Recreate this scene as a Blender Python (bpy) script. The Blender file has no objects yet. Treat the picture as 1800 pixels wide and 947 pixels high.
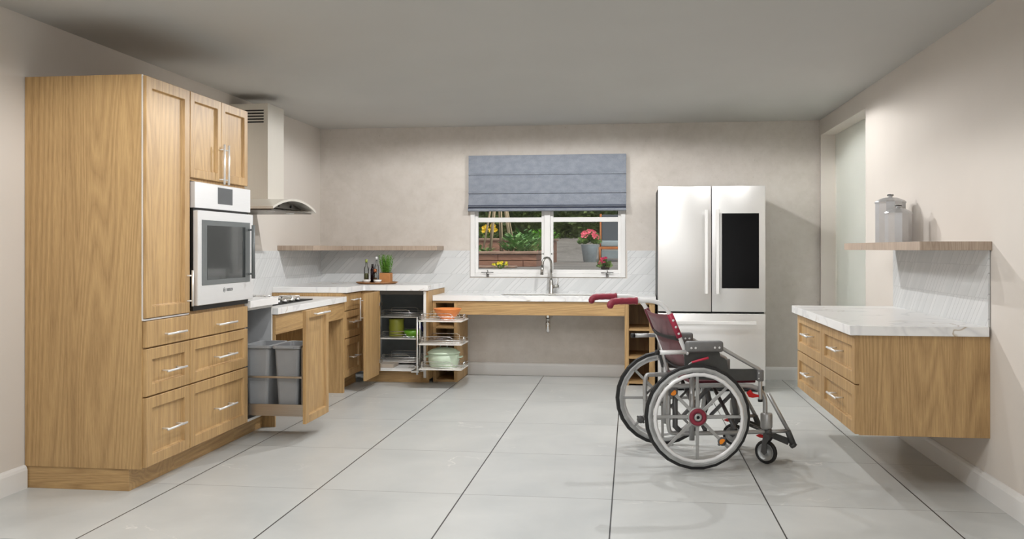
import bpy, bmesh, math, random
from mathutils import Vector, Matrix
random.seed(7)
C = bpy.context.scene.collection
PI = math.pi

# ------------------------------------------------------------------ materials
def srgb(r, g, b):
    def f(c):
        c /= 255.0
        return c / 12.92 if c <= .04045 else ((c + .055) / 1.055) ** 2.4
    return (f(r), f(g), f(b), 1)

class NT:
    def __init__(s, name):
        s.m = bpy.data.materials.new(name); s.m.use_nodes = True
        s.t = s.m.node_tree; s.b = s.t.nodes['Principled BSDF']
    def n(s, typ, **kw):
        o = s.t.nodes.new(typ)
        for k, v in kw.items(): setattr(o, k, v)
        return o
    def l(s, a, b): s.t.links.new(a, b)
    def val(s, sock, v):
        if hasattr(v, 'is_output'): s.l(v, sock)
        else: sock.default_value = v
    def math(s, op, a, b=0.0, c=None):
        o = s.n('ShaderNodeMath', operation=op)
        s.val(o.inputs[0], a); s.val(o.inputs[1], b)
        if c is not None: s.val(o.inputs[2], c)
        return o.outputs[0]
    def coord(s, scale=(1, 1, 1), loc=(0, 0, 0), rot=(0, 0, 0)):
        tc = s.n('ShaderNodeTexCoord'); mp = s.n('ShaderNodeMapping')
        mp.inputs['Scale'].default_value = scale; mp.inputs['Location'].default_value = loc
        mp.inputs['Rotation'].default_value = rot
        s.l(tc.outputs['Object'], mp.inputs['Vector']); return mp.outputs[0]
    def noise(s, vec, scale, detail=3, rough=.5, dist=0):
        o = s.n('ShaderNodeTexNoise'); s.l(vec, o.inputs['Vector'])
        o.inputs['Scale'].default_value = scale; o.inputs['Detail'].default_value = detail
        o.inputs['Roughness'].default_value = rough; o.inputs['Distortion'].default_value = dist
        return o.outputs['Fac']
    def ramp(s, fac, stops):
        o = s.n('ShaderNodeValToRGB'); s.l(fac, o.inputs['Fac'])
        e = o.color_ramp.elements
        while len(e) < len(stops): e.new(.5)
        for i, (p, c) in enumerate(stops):
            e[i].position = p; e[i].color = c
        return o.outputs['Color']
    def mix(s, fac, a, b, typ='MIX'):
        o = s.n('ShaderNodeMix', data_type='RGBA', blend_type=typ)
        s.val(o.inputs[0], fac); s.val(o.inputs[6], a); s.val(o.inputs[7], b)
        return o.outputs[2]
    def bump(s, h, strength=.3, dist=.01):
        o = s.n('ShaderNodeBump'); s.l(h, o.inputs['Height'])
        o.inputs['Strength'].default_value = strength; o.inputs['Distance'].default_value = dist
        s.l(o.outputs[0], s.b.inputs['Normal'])

def plain(name, col, rough=.5, metal=0, nscale=12, var=.05, spec=None, coat=0, emit=None, trans=0):
    k = NT(name); v = k.coord()
    f = k.noise(v, nscale, 3)
    a = [c * (1 - var) for c in col[:3]] + [1]; b = [min(1, c * (1 + var)) for c in col[:3]] + [1]
    k.l(k.ramp(f, [(.35, a), (.65, b)]), k.b.inputs['Base Color'])
    k.b.inputs['Roughness'].default_value = rough; k.b.inputs['Metallic'].default_value = metal
    if spec is not None: k.b.inputs['Specular IOR Level'].default_value = spec
    k.b.inputs['Coat Weight'].default_value = coat
    k.b.inputs['Transmission Weight'].default_value = trans
    return k.m

def wood(name, axis='Z', dark=(150, 112, 70), light=(196, 158, 110), s=1.0, rough=.5, contrast=1.0):
    k = NT(name)
    st = {'Z': (1, 1, .06), 'X': (.06, 1, 1), 'Y': (1, .06, 1)}[axis]
    v = k.coord(scale=tuple(c * s for c in st))
    big = k.noise(v, 3.2, 2, .5, .6)
    # cathedral rings from a slowly warped field
    rings = k.math('FRACT', k.math('MULTIPLY', big, 24.0))
    rings = k.math('POWER', k.math('ABSOLUTE', k.math('SUBTRACT', rings, .5)), .8)
    st2 = {'Z': (1, 1, .03), 'X': (.03, 1, 1), 'Y': (1, .03, 1)}[axis]
    v2 = k.coord(scale=st2)
    fine = k.noise(v2, 260, 3, .7); mid = k.noise(v2, 5, 2, .5)
    f = k.math('ADD', k.math('MULTIPLY', rings, .30), k.math('MULTIPLY', fine, .66))
    f = k.math('ADD', f, k.math('MULTIPLY', mid, .3))
    c = k.ramp(f, [(.54 - .22 * contrast, srgb(*dark)), (.54 + .22 * contrast, srgb(*light))])
    k.l(c, k.b.inputs['Base Color']); k.b.inputs['Roughness'].default_value = rough
    k.bump(fine, .12, .002)
    return k.m

def quartz(name, seed=0.0):
    k = NT(name); v = k.coord(loc=(seed, seed * 1.7, 0))
    n = k.noise(v, 1.35, 4, .55, 1.1)
    d = k.math('ABSOLUTE', k.math('SUBTRACT', n, .5))
    vein = k.ramp(d, [(0, (1, 1, 1, 1)), (.009, (0, 0, 0, 1))])
    gate = k.ramp(k.noise(v, 2.3, 2), [(.5, (0, 0, 0, 1)), (.6, (1, 1, 1, 1))])
    vein = k.mix(1, vein, gate, 'MULTIPLY')
    d2 = k.math('ABSOLUTE', k.math('SUBTRACT', k.noise(v, 1.7, 3, .5, .9), .47))
    soft = k.ramp(d2, [(0, srgb(222, 222, 223)), (.025, srgb(238, 238, 237))])
    c = k.mix(k.math('MULTIPLY', vein, .75), soft, srgb(158, 134, 96))
    k.l(c, k.b.inputs['Base Color']); k.b.inputs['Roughness'].default_value = .22
    return k.m

def tilewall(name, u):   # u: (ux, uy) horizontal direction of the wall in object space
    k = NT(name); tc = k.n('ShaderNodeTexCoord'); sp = k.n('ShaderNodeSeparateXYZ')
    k.l(tc.outputs['Object'], sp.inputs[0])
    h = k.math('ADD', k.math('MULTIPLY', sp.outputs[0], u[0]), k.math('MULTIPLY', sp.outputs[1], u[1]))
    z = sp.outputs[2]
    row = k.math('FLOOR', k.math('DIVIDE', z, .165))
    d = k.math('ADD', k.math('SUBTRACT', h, z), k.math('MULTIPLY', row, .071))
    per = .052
    q = k.math('DIVIDE', d, per)
    cell = k.math('FLOOR', q)
    fr = k.math('FRACT', q)
    wn = k.n('ShaderNodeTexWhiteNoise', noise_dimensions='2D')
    cb = k.n('ShaderNodeCombineXYZ'); k.l(cell, cb.inputs[0]); k.l(row, cb.inputs[1]); k.l(cb.outputs[0], wn.inputs['Vector'])
    g = k.math('LESS_THAN', fr, .09)
    g = k.math('MULTIPLY', g, k.math('GREATER_THAN', wn.outputs['Value'], .45))
    zr = k.math('FRACT', k.math('DIVIDE', z, .165))
    gr = k.math('LESS_THAN', zr, .018)
    g = k.math('MAXIMUM', g, k.math('MULTIPLY', gr, .5))
    tone = k.mix(wn.outputs['Value'], srgb(204, 206, 206), srgb(216, 217, 217))
    c = k.mix(k.math('MULTIPLY', g, .55), tone, srgb(148, 150, 151))
    k.l(c, k.b.inputs['Base Color']); k.b.inputs['Roughness'].default_value = .3
    # every tile lies a touch tilted: height ramps across the tile, grooves cut in
    hh = k.math('SUBTRACT', k.math('MULTIPLY', fr, k.math('MULTIPLY', wn.outputs['Value'], .5)), g)
    k.bump(hh, .5, .004)
    return k.m

def floor_mat():
    k = NT('floor_tile'); tc = k.n('ShaderNodeTexCoord'); sp = k.n('ShaderNodeSeparateXYZ')
    k.l(tc.outputs['Object'], sp.inputs[0]); x, y = sp.outputs[0], sp.outputs[1]
    qx = k.math('DIVIDE', k.math('ADD', x, .845), .7535); qy = k.math('DIVIDE', k.math('SUBTRACT', y, 4.522), .9495)
    fx = k.math('FRACT', k.math('ADD', qx, 20.0)); fy = k.math('FRACT', k.math('ADD', qy, 20.0))
    lx = k.math('LESS_THAN', k.math('ABSOLUTE', k.math('SUBTRACT', fx, .5)), .4955)
    ly = k.math('LESS_THAN', k.math('ABSOLUTE', k.math('SUBTRACT', fy, .5)), .4978)
    cx = k.math('FLOOR', k.math('ADD', qx, 20.0)); cy = k.math('FLOOR', k.math('ADD', qy, 20.0))
    cb = k.n('ShaderNodeCombineXYZ'); k.l(cx, cb.inputs[0]); k.l(cy, cb.inputs[1])
    wn = k.n('ShaderNodeTexWhiteNoise', noise_dimensions='2D'); k.l(cb.outputs[0], wn.inputs['Vector'])
    va = k.n('ShaderNodeVectorMath', operation='MULTIPLY_ADD'); k.l(wn.outputs['Color'], va.inputs[0])
    va.inputs[1].default_value = (9, 9, 0); k.l(tc.outputs['Object'], va.inputs[2])
    v = va.outputs[0]
    cloud = k.noise(v, 1.6, 4, .6, .4)
    base = k.ramp(cloud, [(.3, srgb(187, 190, 189)), (.7, srgb(203, 205, 203))])
    d = k.math('ABSOLUTE', k.math('SUBTRACT', k.noise(v, 1.15, 5, .55, .5), .5))
    vein = k.ramp(d, [(0, (1, 1, 1, 1)), (.006, (0, 0, 0, 1))])
    gate = k.ramp(k.noise(v, 1.9, 2), [(.55, (0, 0, 0, 1)), (.68, (1, 1, 1, 1))])
    vein = k.mix(1, vein, gate, 'MULTIPLY')
    c = k.mix(k.math('MULTIPLY', vein, .6), base, srgb(246, 244, 240))
    c = k.mix(ly, srgb(120, 120, 118), c)
    c = k.mix(lx, srgb(26, 26, 26), c)
    k.l(c, k.b.inputs['Base Color'])
    k.b.inputs['Roughness'].default_value = .33
    k.bump(k.math('MULTIPLY', lx, ly), .3, .002)
    return k.m

def plaster():
    k = NT('back_wall_plaster'); v = k.coord()
    a = k.noise(v, 1.6, 6, .65, .5); b = k.noise(v, 11, 5, .7, .3)
    f = k.math('ADD', k.math('MULTIPLY', a, .6), k.math('MULTIPLY', b, .4))
    c = k.ramp(f, [(.34, srgb(196, 189, 180)), (.5, srgb(206, 199, 191)), (.66, srgb(213, 207, 200))])
    sp = k.ramp(k.noise(v, 55, 4, .7, .6), [(.28, srgb(150, 144, 134)), (.36, (1, 1, 1, 1))])
    c = k.mix(.35, c, sp, 'MULTIPLY')
    k.l(c, k.b.inputs['Base Color']); k.b.inputs['Roughness'].default_value = .85
    k.bump(b, .1, .004); return k.m

def brushed(name, col, rough=.28, axis='X', amt=.25, var=.06):
    k = NT(name)
    sc = {'X': (1, 60, 60), 'Z': (60, 60, 1), 'Y': (60, 1, 60)}[axis]
    v = k.coord(scale=sc); f = k.noise(v, 6, 3, .6)
    a = [c * (1 - var) for c in col[:3]] + [1]; b = [min(1, c * (1 + var)) for c in col[:3]] + [1]
    k.l(k.ramp(f, [(.3, a), (.7, b)]), k.b.inputs['Base Color'])
    k.b.inputs['Metallic'].default_value = 1
    k.l(k.math('MULTIPLY_ADD', f, min(.15, var * 2), rough - min(.15, var * 2) / 2), k.b.inputs['Roughness'])
    return k.m

def fabric(name, c0, c1, scale=260):
    k = NT(name); v = k.coord(scale=(1, 1, 1.6)); n = k.noise(v, scale, 2, .7); n2 = k.noise(v, 14, 3)
    f = k.math('ADD', k.math('MULTIPLY', n, .6), k.math('MULTIPLY', n2, .4))
    k.l(k.ramp(f, [(.35, srgb(*c0)), (.65, srgb(*c1))]), k.b.inputs['Base Color'])
    k.b.inputs['Roughness'].default_value = .9; k.b.inputs['Sheen Weight'].default_value = .2
    k.bump(n, .25, .002); return k.m

def leafmat(name, c0, c1, scale=30):
    k = NT(name); v = k.coord(); n = k.noise(v, scale, 3)
    k.l(k.ramp(n, [(.3, srgb(*c0)), (.7, srgb(*c1))]), k.b.inputs['Base Color'])
    k.b.inputs['Roughness'].default_value = .6; return k.m

def glassmat(name, col=(1, 1, 1, 1), rough=0.0, ior=1.45, thin=True):
    k = NT(name)
    if thin:
        k.t.nodes.remove(k.b)
        out = k.t.nodes['Material Output']
        g = k.n('ShaderNodeBsdfGlossy'); g.inputs['Roughness'].default_value = .02
        t = k.n('ShaderNodeBsdfTransparent'); t.inputs['Color'].default_value = col
        fr = k.n('ShaderNodeFresnel'); fr.inputs['IOR'].default_value = ior
        mx = k.n('ShaderNodeMixShader'); k.l(fr.outputs[0], mx.inputs[0]); k.l(t.outputs[0], mx.inputs[1]); k.l(g.outputs[0], mx.inputs[2])
        k.l(mx.outputs[0], out.inputs[0])
    else:
        k.b.inputs['Base Color'].default_value = col; k.b.inputs['Transmission Weight'].default_value = 1
        k.b.inputs['Roughness'].default_value = rough; k.b.inputs['IOR'].default_value = ior
    return k.m

WV = wood('oak_vertical', 'Z', dark=(144, 111, 70), light=(199, 164, 113))
WH = wood('oak_horizontal', 'X', dark=(144, 111, 70), light=(199, 164, 113))
WHY = wood('oak_horizontal_side', 'Y', dark=(144, 111, 70), light=(199, 164, 113))
SHELF = wood('shelf_grey_oak', 'Z', dark=(140, 120, 103), light=(190, 172, 155), s=3, contrast=1.1)
MEL = plain('white_melamine', srgb(232, 232, 230), .4)
SHADEIN = plain('melamine_in_shade', srgb(182, 184, 186), .5)  # white melamine with the cabinet's inner shade put into its colour
QZ = quartz('quartz_marble', 3.1); QZ2 = quartz('quartz_marble_side', 7.7)
NICK = plain('satin_nickel', srgb(236, 235, 233), .38, .55, var=.01)
CHROME = plain('chrome', srgb(236, 236, 236), .25, 1, var=.02)
STEEL = brushed('stainless_steel', srgb(222, 220, 216), .3, 'X', var=.04)
STEELV = brushed('stainless_hood', srgb(225, 221, 212), .36, 'Z', var=.02); STEELV.node_tree.nodes['Principled BSDF'].inputs['Metallic'].default_value = .5
FAUC = brushed('faucet_steel', srgb(186, 183, 178), .26, 'Z')
WSTEEL = brushed('oven_steel', srgb(232, 232, 232), .42, 'Y', var=.02); WSTEEL.node_tree.nodes['Principled BSDF'].inputs['Metallic'].default_value = .45
BLK = plain('black_plastic', srgb(22, 22, 22), .45)
BGL = plain('black_glass', srgb(8, 8, 9), .12, var=.02)
OVG = plain('oven_glass', srgb(52, 55, 55), .08, var=.04, coat=.4)
OVF = plain('oven_glass_frame', srgb(104, 108, 108), .25, var=.03)
SCR = plain('display_grey', srgb(92, 94, 95), .3, var=.03)
WALLP = plain('wall_paint', srgb(212, 205, 197), .9, nscale=2, var=.012)
CEILP = plain('ceiling_paint', srgb(188, 187, 183), .95, nscale=2, var=.01)
TRIMW = plain('trim_white', srgb(228, 227, 225), .45, nscale=4, var=.015)
PLAS = plaster(); FLO = floor_mat()
T_BACK = tilewall('backsplash_tile_back', (1, 0)); T_LEFT = tilewall('backsplash_tile_left', (0, 1)); T_RIGHT = tilewall('backsplash_tile_right', (0, -1))
BINM = plain('grey_bin_plastic', srgb(142, 144, 146), .5, var=.03)
ALU = brushed('aluminium_rail', srgb(196, 188, 178), .35, 'X')
WHITEM = plain('white_enamel', srgb(240, 240, 240), .35, var=.01)

# ------------------------------------------------------------------ geometry helpers
WORLD = {}
class MB:
    def __init__(s, M=None): s.bm = bmesh.new(); s.M = M or Matrix.Identity(4)
    def _add(s, t, smooth=False, M=None):
        for f in t.faces: f.smooth = smooth
        bmesh.ops.recalc_face_normals(t, faces=t.faces)
        mm = s.M @ M if M is not None else s.M
        t.transform(mm)
        me = bpy.data.meshes.new('t'); t.to_mesh(me); t.free()
        s.bm.from_mesh(me); bpy.data.meshes.remove(me); return s
    def box(s, a, b, bev=0.0, seg=1, M=None, taper=None):
        t = bmesh.new(); a, b = [min(p, q) for p, q in zip(a, b)], [max(p, q) for p, q in zip(a, b)]
        vs = [t.verts.new((x, y, z)) for x in (a[0], b[0]) for y in (a[1], b[1]) for z in (a[2], b[2])]
        if taper:   # shrink bottom
            cx, cy = (a[0] + b[0]) / 2, (a[1] + b[1]) / 2
            for v in vs:
                if v.co.z == a[2]: v.co.x = cx + (v.co.x - cx) * taper; v.co.y = cy + (v.co.y - cy) * taper
        for f in ((0, 1, 3, 2), (4, 6, 7, 5), (0, 4, 5, 1), (2, 3, 7, 6), (0, 2, 6, 4), (1, 5, 7, 3)):
            t.faces.new([vs[i] for i in f])
        if bev: bmesh.ops.bevel(t, geom=t.edges[:], offset=bev, segments=seg, affect='EDGES', profile=.5)
        return s._add(t, seg > 1, M)
    def prism(s, pts, axis, lo, hi, bev=0.0, M=None):
        """pts: 2-D outline, axis: the extruded axis ('x','y','z')"""
        t = bmesh.new()
        def mk(p, h):
            return {'x': (h, p[0], p[1]), 'y': (p[0], h, p[1]), 'z': (p[0], p[1], h)}[axis]
        A = [t.verts.new(mk(p, lo)) for p in pts]; B = [t.verts.new(mk(p, hi)) for p in pts]
        t.faces.new(A); t.faces.new(B[::-1]); n = len(pts)
        for i in range(n): t.faces.new((A[i], A[(i + 1) % n], B[(i + 1) % n], B[i]))
        if bev: bmesh.ops.bevel(t, geom=t.edges[:], offset=bev, segments=1, affect='EDGES')
        return s._add(t, False, M)
    def tube(s, pts, r, seg=10, closed=False, cap=True, flat=False, M=None):
        pts = [Vector(p) for p in pts]; n = len(pts); t = bmesh.new()
        rr = r if isinstance(r, (list, tuple)) else [r] * n
        rings = []; prev = None
        for i, p in enumerate(pts):
            if closed: d = (pts[(i + 1) % n] - pts[i - 1])
            elif i == 0: d = pts[1] - pts[0]
            elif i == n - 1: d = pts[-1] - pts[-2]
            else: d = (pts[i + 1] - pts[i]).normalized() + (pts[i] - pts[i - 1]).normalized()
            d.normalize()
            if prev is None:
                ref = Vector((0, 0, 1)) if abs(d.z) < .9 else Vector((1, 0, 0))
                a = d.cross(ref).normalized()
            else:
                a = prev - d * prev.dot(d)
                a.normalize()
            prev = a; b = d.cross(a)
            rings.append([t.verts.new(p + (a * math.cos(2 * PI * k / seg) + b * math.sin(2 * PI * k / seg)) * rr[i]) for k in range(seg)])
        m = n if closed else n - 1
        for i in range(m):
            R0, R1 = rings[i], rings[(i + 1) % n]
            for k in range(seg): t.faces.new((R0[k], R0[(k + 1) % seg], R1[(k + 1) % seg], R1[k]))
        if cap and not closed: t.faces.new(rings[0][::-1]); t.faces.new(rings[-1])
        return s._add(t, not flat, M)
    def lathe(s, prof, seg=24, c=(0, 0, 0), flat=False, M=None, close=False):
        """prof: (r, z) list; revolved about z through c"""
        t = bmesh.new(); R = []
        for r, z in prof:
            if r < 1e-6: R.append([t.verts.new((c[0], c[1], c[2] + z))])
            else: R.append([t.verts.new((c[0] + r * math.cos(2 * PI * k / seg), c[1] + r * math.sin(2 * PI * k / seg), c[2] + z)) for k in range(seg)])
        P = list(zip(R, R[1:]))
        if close: P.append((R[-1], R[0]))
        for A, B in P:
            for k in range(seg):
                q = (k + 1) % seg
                if len(A) == 1 and len(B) == 1: continue
                if len(A) == 1: t.faces.new((A[0], B[k], B[q]))
                elif len(B) == 1: t.faces.new((A[k], A[q], B[0]))
                else: t.faces.new((A[k], A[q], B[q], B[k]))
        return s._add(t, not flat, M)
    def leaf(s, p, d, up, L, W):
        t = s.bm; d = d.normalized(); w = d.cross(up)
        if w.length < 1e-4: w = Vector((1, 0, 0))
        w.normalize(); n = w.cross(d)
        a = t.verts.new(p); b = t.verts.new(p + d * L * .5 + w * W * .5 + n * L * .06); c_ = t.verts.new(p + d * L); e = t.verts.new(p + d * L * .5 - w * W * .5 + n * L * .06)
        t.faces.new((a, b, c_, e))
    def build(s, name, mat, parent=None, local=False):
        me = bpy.data.meshes.new(name)
        if parent is not None and not local:
            o_ = WORLD[parent.name]
            s.bm.transform(Matrix.Translation(-Vector(o_)))
        else: o_ = (0, 0, 0)
        s.bm.to_mesh(me); s.bm.free(); me.materials.append(mat)
        o = bpy.data.objects.new(name, me); C.objects.link(o)
        if parent is not None: o.parent = parent
        WORLD[o.name] = tuple(o_)
        return o

def thing(name, label, cat, loc, group=None, rz=0):
    o = bpy.data.objects.new(name, None); C.objects.link(o); o.empty_display_size = .1
    o.location = loc; o.rotation_euler = (0, 0, rz); WORLD[o.name] = tuple(loc)
    o['label'] = label; o['category'] = cat
    if group: o['group'] = group
    return o
def tag(o, label, cat, group=None, kind=None):
    o['label'] = label; o['category'] = cat
    if group: o['group'] = group
    if kind: o['kind'] = kind
    return o
def struct(name, mb, mat, parent=None):
    o = mb.build(name, mat, parent)
    if parent is None: o['kind'] = 'structure'
    return o
def frame(O, u, n):
    """matrix whose local x runs along u, local y points INTO the cabinet (-n), local z up"""
    u = Vector(u); n = Vector(n)
    m = Matrix(((u.x, -n.x, 0, O[0]), (u.y, -n.y, 0, O[1]), (u.z, -n.z, 1, O[2]), (0, 0, 0, 1)))
    return m

def front(parent, M, x0, x1, z0, z1, name, handle=None, mat=None, th=.022, st=.058, slab=False):
    """shaker door / drawer front with a bevelled recess; its handle is its child"""
    mat = mat or WV
    mb = MB(M)
    g = .002
    x0 += g; x1 -= g; z0 += g; z1 -= g
    if slab: mb.box((x0, -th, z0), (x1, 0, z1), .002)
    else:
        t = bmesh.new()
        rings = [(0, 0.0), (0.0, -th + .002), (.002, -th), (st - .002, -th), (st, -th + .002), (st + .003, -th + .014), (st + .007, -th + .016)]
        R = []
        for ins, y in rings:
            R.append([t.verts.new(q) for q in ((x0 + ins, y, z0 + ins), (x1 - ins, y, z0 + ins), (x1 - ins, y, z1 - ins), (x0 + ins, y, z1 - ins))])
        for A, B in zip(R, R[1:]):
            for k in range(4): t.faces.new((A[k], A[(k + 1) % 4], B[(k + 1) % 4], B[k]))
        t.faces.new(R[0][::-1]); t.faces.new(R[-1])
        mb._add(t)
    o = mb.build(name, mat, parent)
    if handle:
        cx, cz, L, d = handle
        bar_handle(o, M, cx, cz, L, d, th if slab or True else th)
    return o
def bar_handle(parent, M, cx, cz, L, d, th=.022, r=.006, mat=None):
    mb = MB(M); off = -th - .032
    e = Vector((1, 0, 0)) if d == 'h' else Vector((0, 0, 1))
    c = Vector((cx, off, cz))
    mb.tube([c - e * L / 2, c + e * L / 2], r, 12)
    for s in (-1, 1):
        p = c + e * s * (L / 2 - .03); q = p.copy(); q.y = -th + .004
        if abs(parent.get('recess', 0)): q.y += .013
        mb.tube([p, q + Vector((0, .011, 0))], .0045, 8)
    h = mb.build('handle', mat or NICK, parent)
    return h

# ------------------------------------------------------------------ room
XL, XR, YB, YF, ZC = -3.12, 1.765, 8.87, -1.6, 2.45
WIN = (-1.56, -.055, .975, 2.10)
struct('floor', MB().box((XL - .1, YF - .1, -.08), (XR + 1.6, YB + .12, 0)), FLO)
struct('ceiling', MB().box((XL - .1, YF - .1, ZC), (XR + 1.6, YB + .12, ZC + .1)), CEILP)
struct('wall_left', MB().box((XL - .1, YF - .1, 0), (XL, YB + .12, ZC)), WALLP)
FX0, FX1, FZ0, FZ1 = -.08, 1.68, .04, 2.2  # opening added for fill light and the refrigerator's reflection
struct('wall_front', MB().box((XL, YF - .1, 0), (FX0, YF, ZC)).box((FX1, YF - .1, 0), (XR, YF, ZC)).box((FX0, YF - .1, 0), (FX1, YF, FZ0)).box((FX0, YF - .1, FZ1), (FX1, YF, ZC)), WALLP)
struct('added_front_frame', MB().box((FX0, YF - .09, FZ0), (FX0 + .03, YF, FZ1)).box((FX1 - .03, YF - .09, FZ0), (FX1, YF, FZ1)).box((FX0 + .03, YF - .09, FZ0), (FX1 - .03, YF, FZ0 + .03)).box((FX0 + .03, YF - .09, FZ1 - .03), (FX1 - .03, YF, FZ1)), TRIMW)  # frame of the added opening around the fill light
w = MB(); X0, X1, Z0, Z1 = WIN
w.box((XL, YB, 0), (X0, YB + .12, ZC)); w.box((X1, YB, 0), (XR + .135, YB + .12, ZC))
w.box((X0, YB, 0), (X1, YB + .12, Z0)); w.box((X0, YB, Z1), (X1, YB + .12, ZC))
struct('wall_back', w, PLAS)
OY0, OY1, OZ = 7.18, 8.815, 2.305
w = MB(); T = .135
w.box((XR, YF - .1, 0), (XR + T, OY0, ZC)); w.box((XR, OY0, OZ), (XR + T, OY1, ZC)); w.box((XR, OY1, 0), (XR + T, YB, ZC))
struct('wall_right', w, WALLP)
# hallway behind the opening
w = MB(); w.box((XR + T, YB, 0), (XR + 1.6, YB + .12, ZC)); w.box((XR + 1.5, OY0 - .6, 0), (XR + 1.6, YB, ZC)); w.box((XR + T, OY0 - .6, 0), (XR + 1.5, OY0 - .5, ZC))
struct('wall_hallway', w, WALLP)
k = NT('etched_glass'); v = k.coord()
k.l(k.ramp(k.noise(v, 1.2, 2), [(.3, srgb(231, 234, 229)), (.7, srgb(238, 240, 235))]), k.b.inputs['Base Color'])
k.b.inputs['Roughness'].default_value = .55; k.b.inputs['Transmission Weight'].default_value = .5
ETCH = k.m
d = MB().box((XR + T + .005, OY0 - .3, .01), (XR + T + .017, OY1 + .03, OZ + .03), .002)
dd = struct('door_1', d, ETCH)
struct('door_track', MB().box((XR + T + .001, OY0 - .4, OZ + .032), (XR + T + .03, OY1 + .04, OZ + .07), .003), TRIMW, dd)
dd.select_set(False)

def base(name, pts, nrm):
    (x0, y0), (x1, y1) = pts; t = .018
    mb = MB()
    nx, ny = nrm
    L = math.hypot(x1 - x0, y1 - y0); ux, uy = (x1 - x0) / L, (y1 - y0) / L
    M = Matrix(((ux, nx, 0, x0), (uy, ny, 0, y0), (0, 0, 1, 0), (0, 0, 0, 1)))
    prof = [(0, 0), (t, 0), (t, .095), (t * .75, .108), (t * .35, .118), (0, .12)]
    mb.prism([(p[0], p[1]) for p in prof], 'x', 0, L, M=M)
    return struct(name, mb, TRIMW)
base('baseboard_left', ((XL, 4.345), (XL, YF)), (1, 0))
base('baseboard_back', ((-1.6, YB), (-.056, YB)), (0, -1))
base('baseboard_back_right', ((1.16, YB), (XR, YB)), (0, -1))
base('baseboard_right', ((XR, YF), (XR, OY0)), (-1, 0))

# backsplashes
tag(MB().box((XL + .012, YB - .012, 0), (-1.83, YB - .003, 1.222)).box((-1.83, YB - .012, .765), (X0 - .02, YB - .003, 1.222))
    .box((X0 - .02, YB - .012, .765), (X1 + .02, YB - .003, .952)).box((X1 + .02, YB - .012, .765), (.235, YB - .003, 1.222)).build('backsplash', T_BACK),
    'pale grey diagonal-relief tile backsplash on the back wall, around the sink window', 'backsplash')
tag(MB().box((XL + .003, 5.6, 0), (XL + .012, YB - .003, 1.222)).build('backsplash', T_LEFT),
    'pale grey tile backsplash on the left wall beneath the range hood', 'backsplash')
tag(MB().box((XR - .012, 4.765, .852), (XR - .003, 6.41, 1.232)).build('backsplash', T_RIGHT),
    'tile backsplash on the right wall between floating shelf and wall-hung cabinet', 'backsplash')

# ------------------------------------------------------------------ window
win = struct('window_1', MB(), TRIMW)
wm = MB(); f0 = YB - .012; fd = YB + .07; b = .045
wx0, wx1, wz0, wz1 = -1.575, -.052, .962, 2.11
wm.box((wx0, f0, wz0), (wx0 + b, fd, wz1), .003).box((wx1 - b, f0, wz0), (wx1, fd, wz1), .003)
wm.box((wx0 + b, f0, wz0), (wx1 - b, fd, wz0 + .038), .003).box((wx0 + b, f0, wz1 - .04), (wx1 - b, fd, wz1), .003)
mxc = -.813
wm.box((mxc - .03, YB + .0, wz0 + .038), (mxc + .03, fd, wz1 - .04), .003)
wm.build('window_frame', TRIMW, win)
for a, c in ((wx0 + b, mxc - .03), (mxc + .03, wx1 - b)):
    s_ = MB(); y0, y1 = YB + .02, YB + .055; z0, z1 = wz0 + .038, wz1 - .04; q = .028
    s_.box((a, y0, z0), (a + q, y1, z1), .002).box((c - q, y0, z0), (c, y1, z1), .002)
    s_.box((a + q, y0, z0), (c - q, y1, z0 + .035), .002).box((a + q, y0, z1 - .05), (c - q, y1, z1), .002)
    s_.box((a + q, y0, 1.502), (c - q, y1, 1.548), .002)
    sh = s_.build('sash', TRIMW, win)
    MB().box((a + q, YB + .035, z0 + .035), (c - q, YB + .039, z1 - .05)).build('pane', glassmat('window_glass', (.93, .95, .95, 1)), sh)
    lc = a + .13 if a < mxc - .3 else c - .13
    lt = MB(); ly = f0 - .012; lz = 1.003
    lt.box((lc - .012, ly - .004, lz - .04), (lc + .012, f0, lz - .012), .003)
    lt.tube([(lc - .06, ly - .012, lz + .004), (lc + .06, ly - .012, lz + .004)], .004, 8)
    lt.tube([(lc, ly, lz - .02), (lc - .01, ly - .012, lz - .004), (lc + .006, ly - .018, lz + .01), (lc, ly - .012, lz + .026)], .005, 8)
    lt.build('window_latch', plain('latch_grey', srgb(120, 118, 116), .35, .8), sh)
    for z in (1.19,):
        MB().lathe([(0, 0), (.006, 0), (.006, .004), (0, .005)], 10, M=Matrix.Translation((c - .012 if a < mxc - .3 else a + .012, y0, z)) @ Matrix.Rotation(PI / 2, 4, 'X')).build('sash_screw', BLK, sh)

# roman blind
BL = fabric('blind_blue_grey', (120, 126, 137), (147, 153, 163), 160)
bl = thing('roman_blind', 'blue-grey fabric roman blind pulled halfway down over the window', 'blind', (-.81, YB - .045, 2.15))
bx0, bx1 = -1.585, -.045
yy = YB - .035
prof = [(yy, 2.155), (yy - .022, 2.155)]
for zf in (1.968, 1.785):
    prof += [(yy - .022, zf + .014), (yy - .031, zf + .008), (yy - .032, zf - .003), (yy - .014, zf - .007)]
    prof += [(yy - .022, zf - .03)]
prof += [(yy - .03, 1.67), (yy - .05, 1.655), (yy - .05, 1.65), (yy - .032, 1.647), (yy - .032, 1.638), (yy - .062, 1.632), (yy - .062, 1.612), (yy - .045, 1.606), (yy - .02, 1.606), (yy, 1.61)]
MB().prism([(p[0], p[1]) for p in prof], 'x', bx0, bx1).build('shade', BL, bl)
NAVY = plain('navy_trim', srgb(52, 58, 76), .8)
MB().box((bx0 + .001, yy - .0515, 1.657), (bx1 - .001, yy - .015, 1.666), .001).build('stripe', NAVY, bl)
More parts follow.
